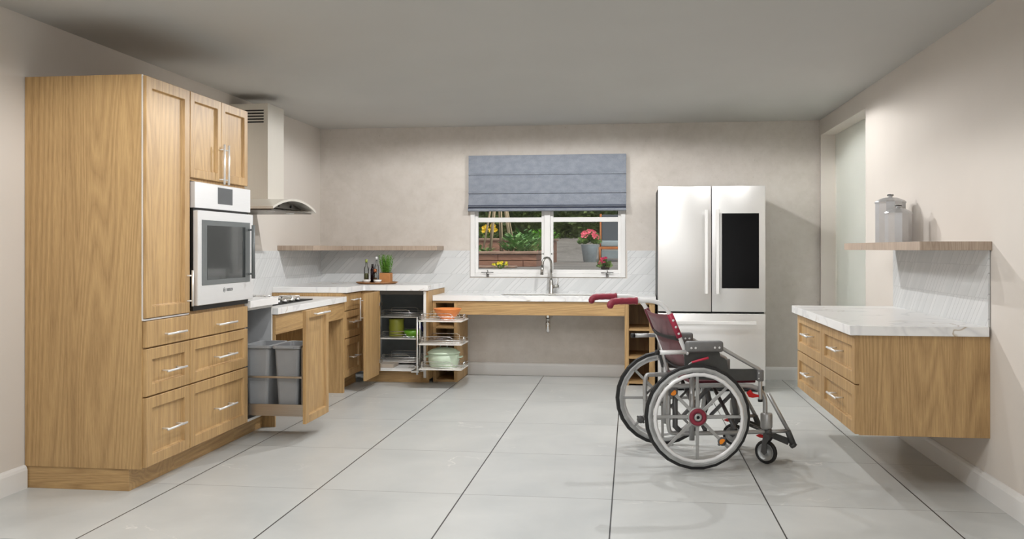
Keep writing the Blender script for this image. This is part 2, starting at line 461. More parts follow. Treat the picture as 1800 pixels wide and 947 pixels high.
MB().box((bx0 + .001, yy - .0635, 1.633), (bx1 - .001, yy - .028, 1.643), .001).build('stripe', NAVY, bl)
MB().box((bx0 + .002, yy - .02, 2.13), (bx1 - .002, YB, 2.154), .002).build('headrail', BL, bl)

# ------------------------------------------------------------------ left run
FX = -2.45                         # face of the doors on the left run
def lf(y): return frame((FX - .022, y, 0), (0, 1, 0), (1, 0, 0))   # local x = away from the camera
CY0, CY1, CY2 = 4.345, 4.815, 5.59
# pantry cabinet
t = thing('pantry_cabinet', 'tall oak pantry cabinet nearest the camera, one long door over three drawers', 'cabinet', (-2.8, 4.58, 0))
bx = MB()
bx.box((XL + .003, CY0, .114), (FX - .022, CY1, 2.13), .001)
bx.build('body', WV, t)
MB().box((XL + .003, CY0 + .008, 0), (FX - .095, CY1, .113), .001).build('toe_kick', WH, t)
MB().box((FX - .0215, CY0 - .0015, .876), (FX - .016, CY0 + .005, 2.128)).box((FX - .0215, CY0, .872), (FX - .006, CY1, .880)).build('edge_strip', NICK, t)
M = lf(CY0)
w_ = CY1 - CY0
dr = front(t, M, .006, w_, .882, 2.126, 'door')
bar_handle(dr, M, w_ - .032, 1.02, .2, 'v')
front(t, M, .006, w_, .732, .870, 'drawer', (.27, .79, .21, 'h'), slab=True)
front(t, M, .006, w_, .482, .728, 'drawer', (.27, .595, .21, 'h'))
front(t, M, .006, w_, .12, .478, 'drawer', (.27, .287, .21, 'h'))
# oven cabinet
t = thing('oven_cabinet', 'oak oven housing cabinet with two upper doors and three wide drawers, behind the pantry', 'cabinet', (-2.8, 5.2, 0))
bx = MB(); xa, xb = XL + .003, FX - .022
bx.box((xa, CY1, .114), (xb, CY2, .895), .001).box((xa, CY1, 1.625), (xb, CY2, 2.13), .001)
bx.box((xa, CY1, .89), (xb, CY1 + .018, 1.63)).box((xa, CY2 - .018, .89), (xb, CY2, 1.63)).box((xa, CY1, .89), (xa + .012, CY2, 1.63))
bx.build('body', WV, t)
MB().box((xa + .001, CY1, 0), (FX - .095, CY2, .113)).build('toe_kick', WHY, t)
M = lf(CY1); w_ = CY2 - CY1
a = front(t, M, 0.004, w_ / 2 + .01, 1.64, 2.126, 'door', st=.05); bar_handle(a, M, w_ / 2 - .02, 1.745, .24, 'v', r=.0065)
a = front(t, M, w_ / 2 + .01, w_, 1.64, 2.126, 'door', st=.05); bar_handle(a, M, w_ / 2 + .04, 1.745, .24, 'v', r=.0065)
front(t, M, .004, w_, .732, .872, 'drawer', (.425, .79, .25, 'h'), slab=True)
front(t, M, .004, w_, .482, .728, 'drawer', (.425, .595, .25, 'h'))
front(t, M, .004, w_, .12, .478, 'drawer', (.425, .287, .25, 'h'))
# wall oven
t = thing('wall_oven', 'built-in stainless steel wall oven with side-opening glass door, set in the oak housing', 'oven', (-2.75, 5.215, .9))
oy0, oy1 = CY1 + .035, CY2 + .012
ob = MB(); ob.box((XL + .05, oy0 + .02, .905), (FX - .021, CY2 - .025, 1.612)); ob.build('body', BLK, t)
MB().box((FX - .02, oy0, 1.473), (FX + .012, oy1, 1.62), .002).build('control_panel', WSTEEL, t)
MB().box((FX + .0115, 5.135, 1.507), (FX + .0135, 5.335, 1.605), .0008).build('display', SCR, t)
MB().box((FX - .02, oy0 + .005, .888), (FX - .002, oy1 - .003, 1.475)).build('vent_gap', BLK, t)
dm = MB().box((FX - .001, oy0, .918), (FX + .03, oy1, 1.458), .003).build('door', WSTEEL, t)
MB().box((FX + .0295, 4.895, 1.03), (FX + .033, 5.55, 1.405), .002).build('glass_frame', OVF, dm)
MB().box((FX + .0325, 4.955, 1.06), (FX + .0345, 5.475, 1.375), .001).build('glass', OVG, dm)
hm = MB(); hm.tube([(FX + .065, 5.525, 1.05), (FX + .065, 5.525, 1.39)], .011, 10)
for z in (1.08, 1.36): hm.tube([(FX + .03, 5.525, z), (FX + .065, 5.525, z)], .006, 8)
hm.build('handle', OVF, dm)
# maker's mark: a ring with an armature and five letters
lg = MB(); ly, lz = 5.165, .985
def letter(mb, s, y, z, h, X, wd):
    g = {'B': ['110', '101', '110', '101', '110'], 'O': ['111', '101', '101', '101', '111'], 'S': ['111', '100', '111', '001', '111'], 'C': ['111', '100', '100', '100', '111'], 'H': ['101', '101', '111', '101', '101']}[s]
    for r_, row in enumerate(g):
        for c_, ch in enumerate(row):
            if ch == '1': mb.box((X, y + c_ * wd / 3, z + h - (r_ + 1) * h / 5), (X + .0012, y + (c_ + 1) * wd / 3, z + h - r_ * h / 5))
for i, ch in enumerate('BOSCH'): letter(lg, ch, ly + .05 + i * .017, lz, .016, FX + .0298, .0125)
lg.tube([(FX + .0305, ly + .018 + .013 * math.cos(a), lz + .008 + .013 * math.sin(a)) for a in [i * PI / 10 for i in range(20)]], .0012, 6, closed=True)
lg.box((FX + .03, ly + .011, lz + .001), (FX + .0312, ly + .014, lz + .015)).box((FX + .03, ly + .022, lz + .001), (FX + .0312, ly + .025, lz + .015)).box((FX + .03, ly + .014, lz + .0068), (FX + .0312, ly + .022, lz + .0092))
lg.build('maker_mark', plain('mark_grey', srgb(70, 70, 72), .5), dm)

# bin cabinet
BY0, BY1 = CY2, 6.045
t = thing('bin_cabinet', 'open white-lined base cabinet beside the oven housing, waste pull-out extended', 'cabinet', (-2.8, 5.82, 0))
bm_ = MB()
bm_.box((XL + .014, BY1 - .018, .114), (xb, BY1, .855)).box((XL + .014, BY0, .114), (XL + .026, BY1, .855)).box((XL + .014, BY0, .114), (xb, BY1, .13)).box((XL + .014, BY0, .114), (xb, BY0 + .016, .855)).box((XL + .014, BY0, .837), (xb, BY1, .855))
bm_.build('body', SHADEIN, t)
MB().box((xb - .001, BY1 - .018, .114), (xb + .002, BY1, .855)).box((xb - .001, BY0, .114), (xb + .002, BY1 - .019, .13)).box((xb - .001, BY0, .837), (xb + .002, BY1 - .019, .855)).build('edge_banding', MEL, t)
MB().box((XL + .014, BY0, 0), (FX - .095, BY1, .113)).build('toe_kick', WHY, t)
M2 = frame((-2.083, BY0, 0), (0, 1, 0), (1, 0, 0))
po = front(t, M2, .002, .446, .115, .845, 'pull_out_front', (.25, .815, .26, 'h'), st=.05)
rl = MB(); ny, fy = BY0 + .055, BY1 - .06
for y in (ny, fy):
    rl.box((-2.47, y - .004, .163), (-2.084, y + .004, .232), .001)
rl.box((-2.95, ny, .155), (-2.105, fy, .165))
rl.build('pull_out_tray', ALU, po)
rr = MB()
for y in (ny, fy): rr.box((-2.95, y - .005, .40), (-2.105, y + .005, .414), .002)
rr.box((-2.11, ny, .16), (-2.1055, fy, .6))
rr.build('pull_out_rail', ALU, po)
MB().box((-2.12, ny + .01, .165), (-2.1065, fy - .01, .6)).build('front_bracket', BLK, po)
for y in (BY0 + .02, BY1 - .05): MB().box((-2.95, y, .131), (-2.475, y + .03, .155)).build('runner', BLK, t)
# bins
def bin_mesh(t, x0, x1):
    mb = MB(); y0, y1 = BY0 + .068, BY1 - .072
    tb = bmesh.new()
    def ring(ins, z, rad=.02):
        pts = []
        a0, a1, b0, b1 = x0 + ins, x1 - ins, y0 + ins, y1 - ins
        for cx, cy, s in ((a1 - rad, b1 - rad, 0), (a0 + rad, b1 - rad, 1), (a0 + rad, b0 + rad, 2), (a1 - rad, b0 + rad, 3)):
            for q in range(4):
                an = s * PI / 2 + q * PI / 6; pts.append(tb.verts.new((cx + rad * math.cos(an), cy + rad * math.sin(an), z)))
        return pts
    R = [ring(.028, .167), ring(.008, .585), ring(.008, .586), ring(0, .588), ring(-.004, .592), ring(-.004, .607), ring(0, .611), ring(.009, .609), ring(.012, .58), ring(.03, .172)]
    tb.faces.new(R[0][::-1]); tb.faces.new(R[-1])
    for A, B in zip(R, R[1:]):
        n = len(A)
        for k in range(n): tb.faces.new((A[k], A[(k + 1) % n], B[(k + 1) % n], B[k]))
    mb._add(tb)
    mb.build('tub', BINM, t)
    h = MB(); h.box((x0 + .04, y0 - .012, .592), (x1 - .04, y0 - .002, .604), .002); h.build('rim_grip', BINM, t)
b1 = thing('waste_bin', 'grey plastic waste bin directly behind the pulled-out oak front', 'bin', (-2.205, 5.82, .167), 'grey waste bins in the pull-out')
bin_mesh(b1, -2.312, -2.126)
b2 = b1.copy(); C.objects.link(b2); b2.location = (-2.205 - .205, 5.82, .167); b2['label'] = 'grey plastic waste bin deeper inside the pull-out, beside the oven drawers'
for ch in list(b1.children):
    q = ch.copy(); C.objects.link(q); q.parent = b2
# worktop over the bins
tag(MB().box((XL + .0125, CY2 + .002, .857), (FX + .018, BY1 + .012, .903), .002).build('worktop', QZ),
    'short white quartz worktop over the open bin cabinet', 'worktop')
# cooktop station
CKY0, CKY1 = 6.062, 7.545
t = thing('cooktop_station', 'lowered oak knee-space frame carrying the cooktop worktop, open underneath', 'cabinet frame', (-2.8, 6.8, 0))
MB().box((FX - .022, CKY0 - .01, .642), (FX, CKY1, .778), .001).build('apron', WHY, t)
MB().box((XL + .014, CKY1, 0), (FX, CKY1 + .038, .778), .001).build('side_panel', WV, t)
MB().box((XL + .014, CKY0 - .012, 0), (FX - .005, CKY0 + .006, .778), .001).build('side_panel', WV, t)
MB().box((XL + .015, CKY0 + .008, 0), (XL + .03, CKY1 - .001, .76)).build('back_panel', WV, t)
MB().box((XL + .03, CKY0 + .01, .70), (FX - .024, CKY1 - .001, .715)).build('underside_panel', WHY, t)
tag(MB().box((XL + .0125, CKY0 - .012, .782), (FX + .02, CKY1 + .038, .828), .002).build('worktop', QZ),
    'lowered white quartz worktop around the black cooktop', 'worktop')
t = thing('cooktop', 'black glass gas cooktop with steel burner grates, set in the lowered worktop', 'cooktop', (-2.83, 6.6, .828))
MB().box((XL + .06, 6.16, .8285), (FX - .1, 7.08, .836), .003).build('glass_plate', plain('cooktop_black', srgb(7, 7, 8), .4, var=.02, spec=.15), t)
for (bxx, byy, r_) in ((-2.68, 6.38, .05), (-2.68, 6.85, .06), (-2.92, 6.38, .06), (-2.92, 6.85, .05), (-2.8, 6.62, .07)):
    mbn = MB(); mbn.lathe([(0, .008), (r_, .008), (r_ * .95, .02), (r_ * .6, .024), (r_ * .55, .03), (0, .031)], 16, (bxx, byy, .828)); bo = mbn.build('burner', STEELV, t)
    g_ = MB()
    for k_ in range(4):
        an = k_ * PI / 2 + PI / 4
        g_.tube([(bxx + .025 * math.cos(an), byy + .025 * math.sin(an), .868), (bxx + .1 * math.cos(an), byy + .1 * math.sin(an), .868), (bxx + .105 * math.cos(an), byy + .105 * math.sin(an), .836)], .0055, 6)
    g_.tube([(bxx + .06 * math.cos(a_), byy + .06 * math.sin(a_), .868) for a_ in [i * PI / 8 for i in range(16)]], .0045, 6, closed=True)
    g_.build('grate', NICK, bo)
kn = [(-2.585, 6.3 + .13 * i) for i in range(5)]
for (kx, ky) in kn: MB().lathe([(0, .008), (.018, .008), (.016, .03), (0, .031)], 14, (kx, ky, .828)).build('knob', CHROME, t)
# drawer cabinet
DY0, DY1 = 7.59, 8.11
t = thing('drawer_cabinet', 'oak base cabinet with three drawers at the far end of the left run', 'cabinet', (-2.8, 7.85, 0))
MB().box((XL + .012, DY0, .114), (xb, DY1, .854), .001).build('body', WV, t)
MB().box((XL + .013, DY0 + .01, 0), (FX - .095, DY1 + .1, .113)).build('toe_kick', WHY, t)
M = lf(DY0); w_ = DY1 - DY0 - .04
front(t, M, .004, w_, .70, .85, 'drawer', (.26, .79, .22, 'h'), slab=True)
front(t, M, .004, w_, .46, .697, 'drawer', (.26, .595, .22, 'h'))
front(t, M, .004, w_, .12, .457, 'drawer', (.26, .287, .22, 'h'))
# corner cabinet
KX0, KX1, KY = FX - .021, -1.835, 8.13
t = thing('corner_cabinet', 'oak corner base cabinet standing open with wire pull-out racks', 'cabinet', (-2.15, 8.45, 0))
cb = MB(); cb.box((KX1 - .02, KY, 0.04), (KX1, YB - .013, .854), .001)
cb.build('side_panel', WV, t)
MB().box((KX1 - .045, KY - .003, .06), (KX1 - .0205, YB - .2, .852), .001).build('inner_panel', MEL, t)
MB().box((KX0, KY + .019, .114), (KX1 - .046, YB - .013, .142), .001).build('bottom_shelf', MEL, t)
MB().box((FX - .02, KY + .12, 0), (KX1 - .021, KY + .135, .113)).build('toe_kick', WH, t)
MB().box((FX - .021, DY1 + .001, .114), (FX - .001, KY, .854)).build('filler', WV, t)
MB().box((FX - .0005, KY - .002, .114), (-2.29, KY + .018, .8535), .001).build('stile', WV, t)
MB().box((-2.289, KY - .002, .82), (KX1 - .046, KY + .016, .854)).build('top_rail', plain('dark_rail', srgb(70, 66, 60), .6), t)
MB().box((KX0, YB - .02, .142), (KX1 - .021, YB - .0125, .854)).build('back_panel', plain('panel_shade_grey', srgb(126, 130, 131), .6), t)  # added panel over the tiled wall, inner shade put into its grey
MB().box((-2.42, KY + .03, .1425), (-2.17, KY + .22, .175), .003).build('slide_base', plain('slide_base', srgb(188, 176, 162), .5), t)
# opened door, parallel to the left run
Mo = frame((-2.272, 7.62, 0), (0, 1, 0), (-1, 0, 0))
Mo = Matrix(((0, 1, 0, -2.272), (1, 0, 0, 7.62), (0, 0, 1, 0), (0, 0, 0, 1)))
dmb = front(t, Mo, 0, .42, .095, .853, 'door', st=.055)
dmb2 = MB(); 
h = MB(Mo); h.tube([(.03, -.055, .615), (.03, -.055, .815)], .006, 10)
for z in (.64, .79): h.tube([(.03, -.055, z), (.03, -.018, z)], .0045, 8)
h.build('handle', NICK, dmb)
for z in (.2, .72): MB().box((-2.2715, 8.035, z), (-2.262, 8.128, z + .03), .002).build('hinge', ALU, dmb)
# pull-out rack
fr_ = MB()
fr_.tube([(-1.875, 7.86, .125), (-1.875, 7.86, .635)], .0085, 10)
fr_.tube([(-1.93, 8.2, .14), (-1.93, 8.2, .62)], .007, 8)
for z in (.605, .40, .18):
    fr_.tube([(-1.875, 7.86, z - .012), (-1.90, 8.03, z - .012), (-1.93, 8.2, z - .012), (-1.98, 8.45, z - .012)], .005, 8)
fr_.box((-1.93, 7.85, .145), (-1.86, 8.3, .16), .003); fr_.box((-1.985, 8.2, .1425), (-1.9, 8.55, .16), .003)
for i in range(4): fr_.tube([(-1.92, 7.86 + i * .05, .15), (-1.85, 7.89 + i * .05, .17)], .008, 8)
fr = fr_.build('pull_out_frame', CHROME, t)
TRAY = plain('tray_marble_white', srgb(226, 222, 216), .35, nscale=9, var=.07)
def wire_tray(parent, x0, x1, y0, y1, z):
    b_ = MB().box((x0, y0, z - .012), (x1, y1, z - .002), .002).build('rack_tray', TRAY, parent)
    w1 = MB(); c = .03
    def loop(zz, ins): return [(x0 + ins + c, y0 + ins, zz), (x1 - ins - c, y0 + ins, zz), (x1 - ins, y0 + ins + c, zz), (x1 - ins, y1 - ins - c, zz), (x1 - ins - c, y1 - ins, zz), (x0 + ins + c, y1 - ins, zz), (x0 + ins, y1 - ins - c, zz), (x0 + ins, y0 + ins + c, zz)]
    w1.tube(loop(z + .012, .004), .0028, 6, closed=True)
    w1.tube(loop(z + .034, .004), .0028, 6, closed=True)
    L = x1 - x0
    for yy_ in (y0 + .004, y1 - .004):
        w1.tube([(x0 + .03, yy_, z), (x0 + .03, yy_, z + .056), (x0 + .05, yy_, z + .062), (x1 - .11, yy_, z + .062), (x1 - .085, yy_, z + .05), (x1 - .085, yy_, z)], .0028, 6)
    for xx in (x0 + .004, x1 - .004):
        for q in (.3, .45): w1.tube([(xx, y0 + (y1 - y0) * q, z), (xx, y0 + (y1 - y0) * q, z + .05), (xx, y0 + (y1 - y0) * (q + .1), z + .05), (xx, y0 + (y1 - y0) * (q + .1), z)], .0028, 6)
    w1.build('wire_rail', CHROME, parent)
for z in (.605, .40, .18): wire_tray(fr, -1.862, -1.475, 7.855, 8.2, z)
for z in (.60, .395, .175): wire_tray(fr, -2.37, -1.99, 8.38, 8.74, z)
# L worktop
tag(MB().prism([(XL + .012, DY0 + .008), (FX + .018, DY0 + .008), (FX + .018, 8.1), (-1.832, 8.1), (-1.832, YB - .012), (XL + .012, YB - .012)], 'z', .857, .907, .002).build('worktop', QZ),
    'L-shaped white quartz worktop in the corner holding the tray', 'worktop')
# ------------------------------------------------------------------ sink run
SY = 8.31
def shelf_unit(t, x0, x1, pl, pr_, levels):
    mb = MB(); 
    MB().box((x0, SY, 0), (x0 + pl, YB - .02, .752), .001).build('side_panel', WV, t)
    MB().box((x1 - pr_, SY, 0), (x1, YB - .02, .752), .001).build('side_panel', WV, t)
    for z in levels: MB().box((x0 + pl, SY + .004, z - .02), (x1 - pr_, YB - .02, z), .001).build('shelf', WH, t)
    MB().box((x0 + pl, SY + .002, .735), (x1 - pr_, YB - .02, .752)).build('top_rail', WH, t)
    MB().box((x0 + pl, YB - .03, 0), (x1 - pr_, YB - .021, .735)).build('back_panel', WV, t)
t = thing('open_shelf_unit', 'narrow oak open shelf column left of the knee space, beside the corner cabinet', 'shelf unit', (-1.71, 8.58, 0), 'open shelf columns under the sink worktop')
shelf_unit(t, -1.832, -1.60, .028, .032, (.02, .30, .515))
t = thing('open_shelf_unit', 'narrow oak open shelf column right of the knee space, beside the refrigerator', 'shelf unit', (.08, 8.58, 0), 'open shelf columns under the sink worktop')
shelf_unit(t, -.056, .215, .038, .05, (.035, .262, .515))
tag(MB().box((-1.599, SY, .628), (-.057, SY + .02, .752), .001).build('apron_panel', WH), 'long horizontal oak apron panel under the sink worktop', 'panel')
# sink worktop with cut-out
sx0, sx1, sy0, sy1 = -1.215, -.355, 8.405, 8.70
mb = MB(); z0, z1 = .757, .806
for a_, b_ in (((-1.83, SY - .02), (sx0, YB - .012)), ((sx1, SY - .02), (.225, YB - .012)), ((sx0, SY - .02), (sx1, sy0)), ((sx0, sy1), (sx1, YB - .012))):
    mb.box((a_[0], a_[1], z0), (b_[0], b_[1], z1))
tag(mb.build('worktop', QZ), 'long low white quartz worktop holding the sink beneath the window', 'worktop')
t = thing('sink', 'undermounted stainless steel sink with dark bowl and drain pipe, under the window', 'sink', (-.785, 8.56, .66))
mb = MB(); q = .004
mb.box((sx0, sy0, .66), (sx1, sy1, .665)).box((sx0, sy0, .66), (sx0 + q, sy1, .802)).box((sx1 - q, sy0, .66), (sx1, sy1, .802)).box((sx0, sy0, .66), (sx1, sy0 + q, .802)).box((sx0, sy1 - q, .66), (sx1, sy1, .802))
mb.build('bowl', STEEL, t)
dx = -.775
dp = MB(); dp.lathe([(.024, 0), (.024, .05), (.03, .052), (.03, .07), (0, .07)], 16, (dx, 8.52, .59))
dp.tube([(dx, 8.52, .6), (dx, 8.52, .50), (dx, 8.525, .475), (dx, 8.55, .462), (dx, 8.58, .475), (dx, 8.59, .5), (dx, 8.59, .55), (dx, 8.61, .575), (dx, 8.70, .58), (dx, YB - .001, .58)], .019, 14)
dp.tube([(dx, 8.52, .53), (dx, 8.52, .545)], .024, 14); dp.tube([(dx, 8.60, .62), (dx + .07, 8.66, .655)], .008, 8)
dp.build('drain_pipe', CHROME, t)
# faucet
t = thing('faucet', 'brushed steel gooseneck pull-down faucet with side lever, behind the sink', 'faucet', (-.775, 8.77, .806))
fx, fyy = -.765, 8.77
sd = Vector((-.16, -.17, 0)).normalized()
mb = MB(); mb.lathe([(0, 0), (.027, 0), (.027, .006), (.021, .012), (.019, .12), (.014, .135)], 18, (fx, fyy, .806))
pts = [(fx, fyy, .93), (fx, fyy, 1.09)]
R_ = .056
for i in range(1, 12):
    an = PI * i / 12
    p = Vector((fx, fyy, 1.09)) + sd * R_ * (1 - math.cos(an)) + Vector((0, 0, R_ * 1.15 * math.sin(an))); pts.append(p)
e0 = Vector((fx, fyy, 1.09)) + sd * 2 * R_
pts.append(e0); pts.append(e0 + Vector((0, 0, -.02)) + sd * .004)
mb.tube(pts, .0115, 14); mb.build('spout', FAUC, t)
MB().tube([e0 + Vector((0, 0, -.01)) + sd * .002, e0 + sd * .01 + Vector((0, 0, -.1))], [.013, .0165], 14).build('spray_head', FAUC, t)
mb = MB(); mb.tube([(fx + .01, fyy, .875), (fx + .075, fyy - .005, .875)], .0165, 14); mb.tube([(fx + .062, fyy - .005, .875), (fx + .066, fyy - .006, .96)], .004, 8)
mb.build('lever', FAUC, t)

# ------------------------------------------------------------------ floating shelves
tag(MB().prism([(XL, 7.745), (-2.785, 7.745), (-2.785, 8.55), (-1.845, 8.55), (-1.845, YB), (XL, YB)], 'z', 1.224, 1.268, .001).build('floating_shelf', SHELF),
    'L-shaped grey-brown floating shelf in the back left corner', 'shelf')
tag(MB().box((1.425, 4.745, 1.232), (XR, 6.36, 1.276), .001).build('floating_shelf', SHELF),
    'straight grey-brown floating shelf on the right wall holding two canisters', 'shelf')

# ------------------------------------------------------------------ range hood
t = thing('range_hood', 'stainless steel chimney range hood with curved canopy on the left wall', 'range hood', (-2.9, 6.85, 1.53))
cy0, cy1, cxf = 6.765, 7.09, -2.80
ch = MB().box((XL, cy0, 1.6), (cxf, cy1, 2.372), .002).build('chimney', STEELV, t)
vs = MB()
for i in range(5): vs.box((-3.02, cy0 - .0015, 2.312 - i * .0225), (-2.835, cy0 + .001, 2.323 - i * .0225))
vs.build('vent_slots', BLK, ch)
hy0, hy1, hxf = 6.375, 7.29, -2.60
N = 20
def arc(o): return [(hy0 + (hy1 - hy0) * i / N, 1.535 + o + .075 * (1 - (2 * i / N - 1) ** 2)) for i in range(N + 1)]
top = arc(.018); bot = arc(0)[::-1]
mb = MB(); mb.prism(top + bot, 'x', XL, hxf, 0); mb.build('canopy', STEELV, t)
mb = MB(); mb.box((XL, hy0 + .04, 1.525), (hxf - .03, hy1 - .03, 1.535), .001)
mb.prism([(hy0 + (hy1 - hy0) * (.07 + .86 * i / N), 1.536 + .068 * (1 - (2 * (.07 + .86 * i / N) - 1) ** 2)) for i in range(N + 1)], 'x', -2.72, -2.70)
mb.build('filter_panel', plain('hood_filter', srgb(120, 116, 110), .35, .9), t)
for y in (6.62, 6.72, 6.98): MB().lathe([(0, 0), (.011, 0), (.011, .01), (0, .011)], 12, M=Matrix.Translation((-2.70, y, 1.575)) @ Matrix.Rotation(PI / 2, 4, 'Y')).build('button', BLK, t)
for y in (6.62, 7.02): MB().lathe([(0, -.004), (.03, -.004), (.034, 0), (0, 0)], 14, (-2.72, y, 1.525)).build('hood_lamp', WHITEM, t)

# ------------------------------------------------------------------ refrigerator
t = thing('refrigerator', 'stainless steel french-door refrigerator with tall black screen on its right door', 'refrigerator', (.69, 8.4, 0))
rx0, rx1, ry = .235, 1.15, 8.05
DARK = plain('fridge_side', srgb(18, 19, 20), .5)
MB().box((rx0, ry + .075, .035), (rx1, 8.74, 1.77), .004).build('body', DARK, t)
FS = brushed('fridge_steel', srgb(222, 221, 219), .4, 'X', var=.004); FS.node_tree.nodes['Principled BSDF'].inputs['Metallic'].default_value = .72
mid = .694
d1 = MB().box((rx0, ry, .693), (mid - .0035, ry + .068, 1.785), .004, 2).build('door', FS, t)
d2 = MB().box((mid + .0035, ry, .693), (rx1, ry + .068, 1.785), .004, 2).build('door', FS, t)
d3 = MB().box((rx0, ry, .055), (rx1, ry + .068, .677), .004, 2).build('freezer_drawer', FS, t)
for d_, x in ((d1, .648), (d2, .742)):
    mb = MB(); mb.prism([(x - .015, ry - .04), (x - .012, ry - .052), (x + .012, ry - .052), (x + .015, ry - .04), (x + .01, ry - .036), (x - .01, ry - .036)], 'z', .85, 1.578, .001)
    for z in (.87, 1.54): mb.box((x - .012, ry - .04, z), (x + .012, ry + .002, z + .02))
    mb.build('handle', NICK, d_)
mb = MB(); mb.prism([(ry - .04, .585), (ry - .052, .588), (ry - .052, .612), (ry - .04, .615), (ry - .036, .6)], 'x', .335, 1.068, .001)
for x in (.355, 1.03): mb.box((x, ry - .04, .59), (x + .02, ry + .002, .61))
mb.build('handle', NICK, d3)
scr = plain('screen_glass', srgb(6, 6, 7), .2, var=.01, spec=.12)
MB().box((.782, ry - .003, .897), (1.096, ry + .001, 1.547), .001).build('screen', scr, d2)
MB().box((rx0 + .01, ry + .03, .012), (rx1 - .01, 8.7, .05)).build('base_grille', BLK, t)
mb = MB()
for x in (rx0 + .05, rx1 - .05):
    for y in (ry + .06, 8.68): MB().lathe([(0, 0), (.018, 0), (.018, .012), (0, .013)], 12, (x, y, 0)).build('foot', BLK, t)

# ------------------------------------------------------------------ right cabinet
t = thing('wall_hung_cabinet', 'wall-hung oak cabinet with four drawers floating off the floor on the right', 'cabinet', (1.45, 5.56, .3))
ax, ay0, ay1 = 1.12, 4.77, 6.36
MB().box((ax + .022, ay0, .30), (XR, ay1, .803), .001).build('body', WV, t)
M = frame((ax + .022, ay1, 0), (0, -1, 0), (-1, 0, 0)); w_ = ay1 - ay0
for (xa_, xb_) in ((0, w_ / 2), (w_ / 2, w_)):
    for (za, zb) in ((.303, .553), (.556, .803)):
        o_ = front(t, M, xa_, xb_, za, zb, 'drawer', ((xa_ + xb_) / 2, (za + zb) / 2 + .01, .22, 'h'))
tag(MB().box((ax - .03, 4.745, .805), (XR - .0125, 6.405, .853), .002).build('worktop', QZ2), 'white quartz worktop with gold veins on the wall-hung cabinet', 'worktop')

# canisters
CAN = plain('canister_satin_steel', srgb(192, 192, 193), .34, .55, var=.03)
def canister(name_label, x, y, r, H):
    t = thing('canister', name_label, 'canister', (x, y, 1.276), 'lidded metal canisters on the right shelf')
    MB().lathe([(0, 0), (r * .98, 0), (r, .004), (r, H), (r * .96, H), (0, H)], 12, (x, y, 1.276), flat=True).build('body', CAN, t)
    l_ = MB().lathe([(r * 1.04, H), (r * 1.05, H + .008), (r * .95, H + .016), (r * .5, H + .034), (r * .2, H + .038), (0, H + .038), (0, H), (r * 1.04, H)], 12, (x, y, 1.276), flat=True).build('lid', CAN, t)
    MB().lathe([(0, H + .037), (.009, H + .037), (.02, H + .05), (.018, H + .058), (0, H + .06)], 12, (x, y, 1.276)).build('knob', CHROME, l_)
    MB().lathe([(.0105, H + .044), (.0185, H + .0485), (.0215, H + .051), (.0195, H + .0555), (.0105, H + .044)], 12, (x, y, 1.276)).build('knob_band', BLK, l_)
canister('larger grey metal canister with domed lid, at the back on the right shelf', 1.625, 6.0, .092, .25)
canister('smaller grey metal canister with domed lid, in front of the tall one', 1.595, 5.72, .078, .17)

# ------------------------------------------------------------------ corner tray and items
TRW = wood('tray_wood', 'X', dark=(120, 78, 42), light=(170, 120, 72))
tx, ty, tz = -2.40, 8.42, .907
tag(MB().lathe([(0, 0), (.17, 0), (.198, .012), (.2, .018), (.193, .018), (.168, .007), (0, .007)], 32, (tx, ty, tz)).build('serving_tray', TRW), 'round dark wooden serving tray on the corner worktop', 'tray')
z = tz + .0072
CG = glassmat('bottle_glass', (.965, .98, .97, 1), 0, 1.5)
DG = plain('dark_vinegar', srgb(30, 16, 24), .15, var=.02); CORK = plain('cork', srgb(150, 160, 80), .7); COP = plain('copper_cap', srgb(205, 130, 90), .25, .8)
def bottle(label, x, y, r, hb, hn, gm, capm, capr, fill=None):
    t = thing('bottle', label, 'bottle', (x, y, z), 'bottles on the wooden tray')
    MB().lathe([(0, 0), (r, 0), (r, hb), (r * .85, hb + .015), (r * .38, hb + .035), (r * .38, hn), (r * .3, hn), (0, hn)], 20, (x, y, z)).build('glass_body', gm, t)
    MB().lathe([(0, hn), (capr, hn), (capr, hn + .028), (0, hn + .03)], 14, (x, y, z)).build('stopper', capm, t)
    if fill: MB().lathe([(0, .004), (r * .88, .004), (r * .88, hb * .7), (0, hb * .7)], 18, (x, y, z)).build('contents', fill, t)
bottle('clear oil bottle with green stopper, leftmost on the tray', -2.51, 8.44, .023, .13, .195, CG, CORK, .012, plain('oil_herbs', srgb(150, 150, 110), .4, nscale=60, var=.4))
bottle('slim dark vinegar bottle with black neck, between the clear bottle and copper-capped one', -2.455, 8.46, .02, .12, .15, DG, BLK, .011)
bottle('small clear bottle with copper cap, right beside the herb pot', -2.405, 8.38, .018, .075, .105, CG, COP, .016, plain('spice', srgb(120, 90, 60), .6))
bottle('tall pale glass bottle standing behind the dark vinegar bottle', -2.435, 8.53, .021, .15, .22, CG, WHITEM, .01)
CER = plain('white_ceramic', srgb(236, 236, 234), .25, var=.01)
for lab, x, y in (('small white ceramic bowl at the front left of the tray', -2.475, 8.33), ('small white ceramic bowl in front of the herb pot', -2.365, 8.315)):
    tag(MB().lathe([(0, 0), (.02, 0), (.036, .02), (.04, .034), (.037, .034), (.03, .018), (0, .006)], 20, (x, y, z)).build('ceramic_bowl', CER), lab, 'bowl', 'small white bowls on the tray')
t = thing('herb_pot', 'bushy green rosemary in a square terracotta-brown pot on the tray', 'potted plant', (-2.315, 8.43, z))
px, py = -2.315, 8.43
MB().box((px - .052, py - .052, z), (px + .052, py + .052, z + .095), .004, taper=.86).build('pot', plain('terracotta', srgb(178, 122, 72), .7, nscale=30), t)
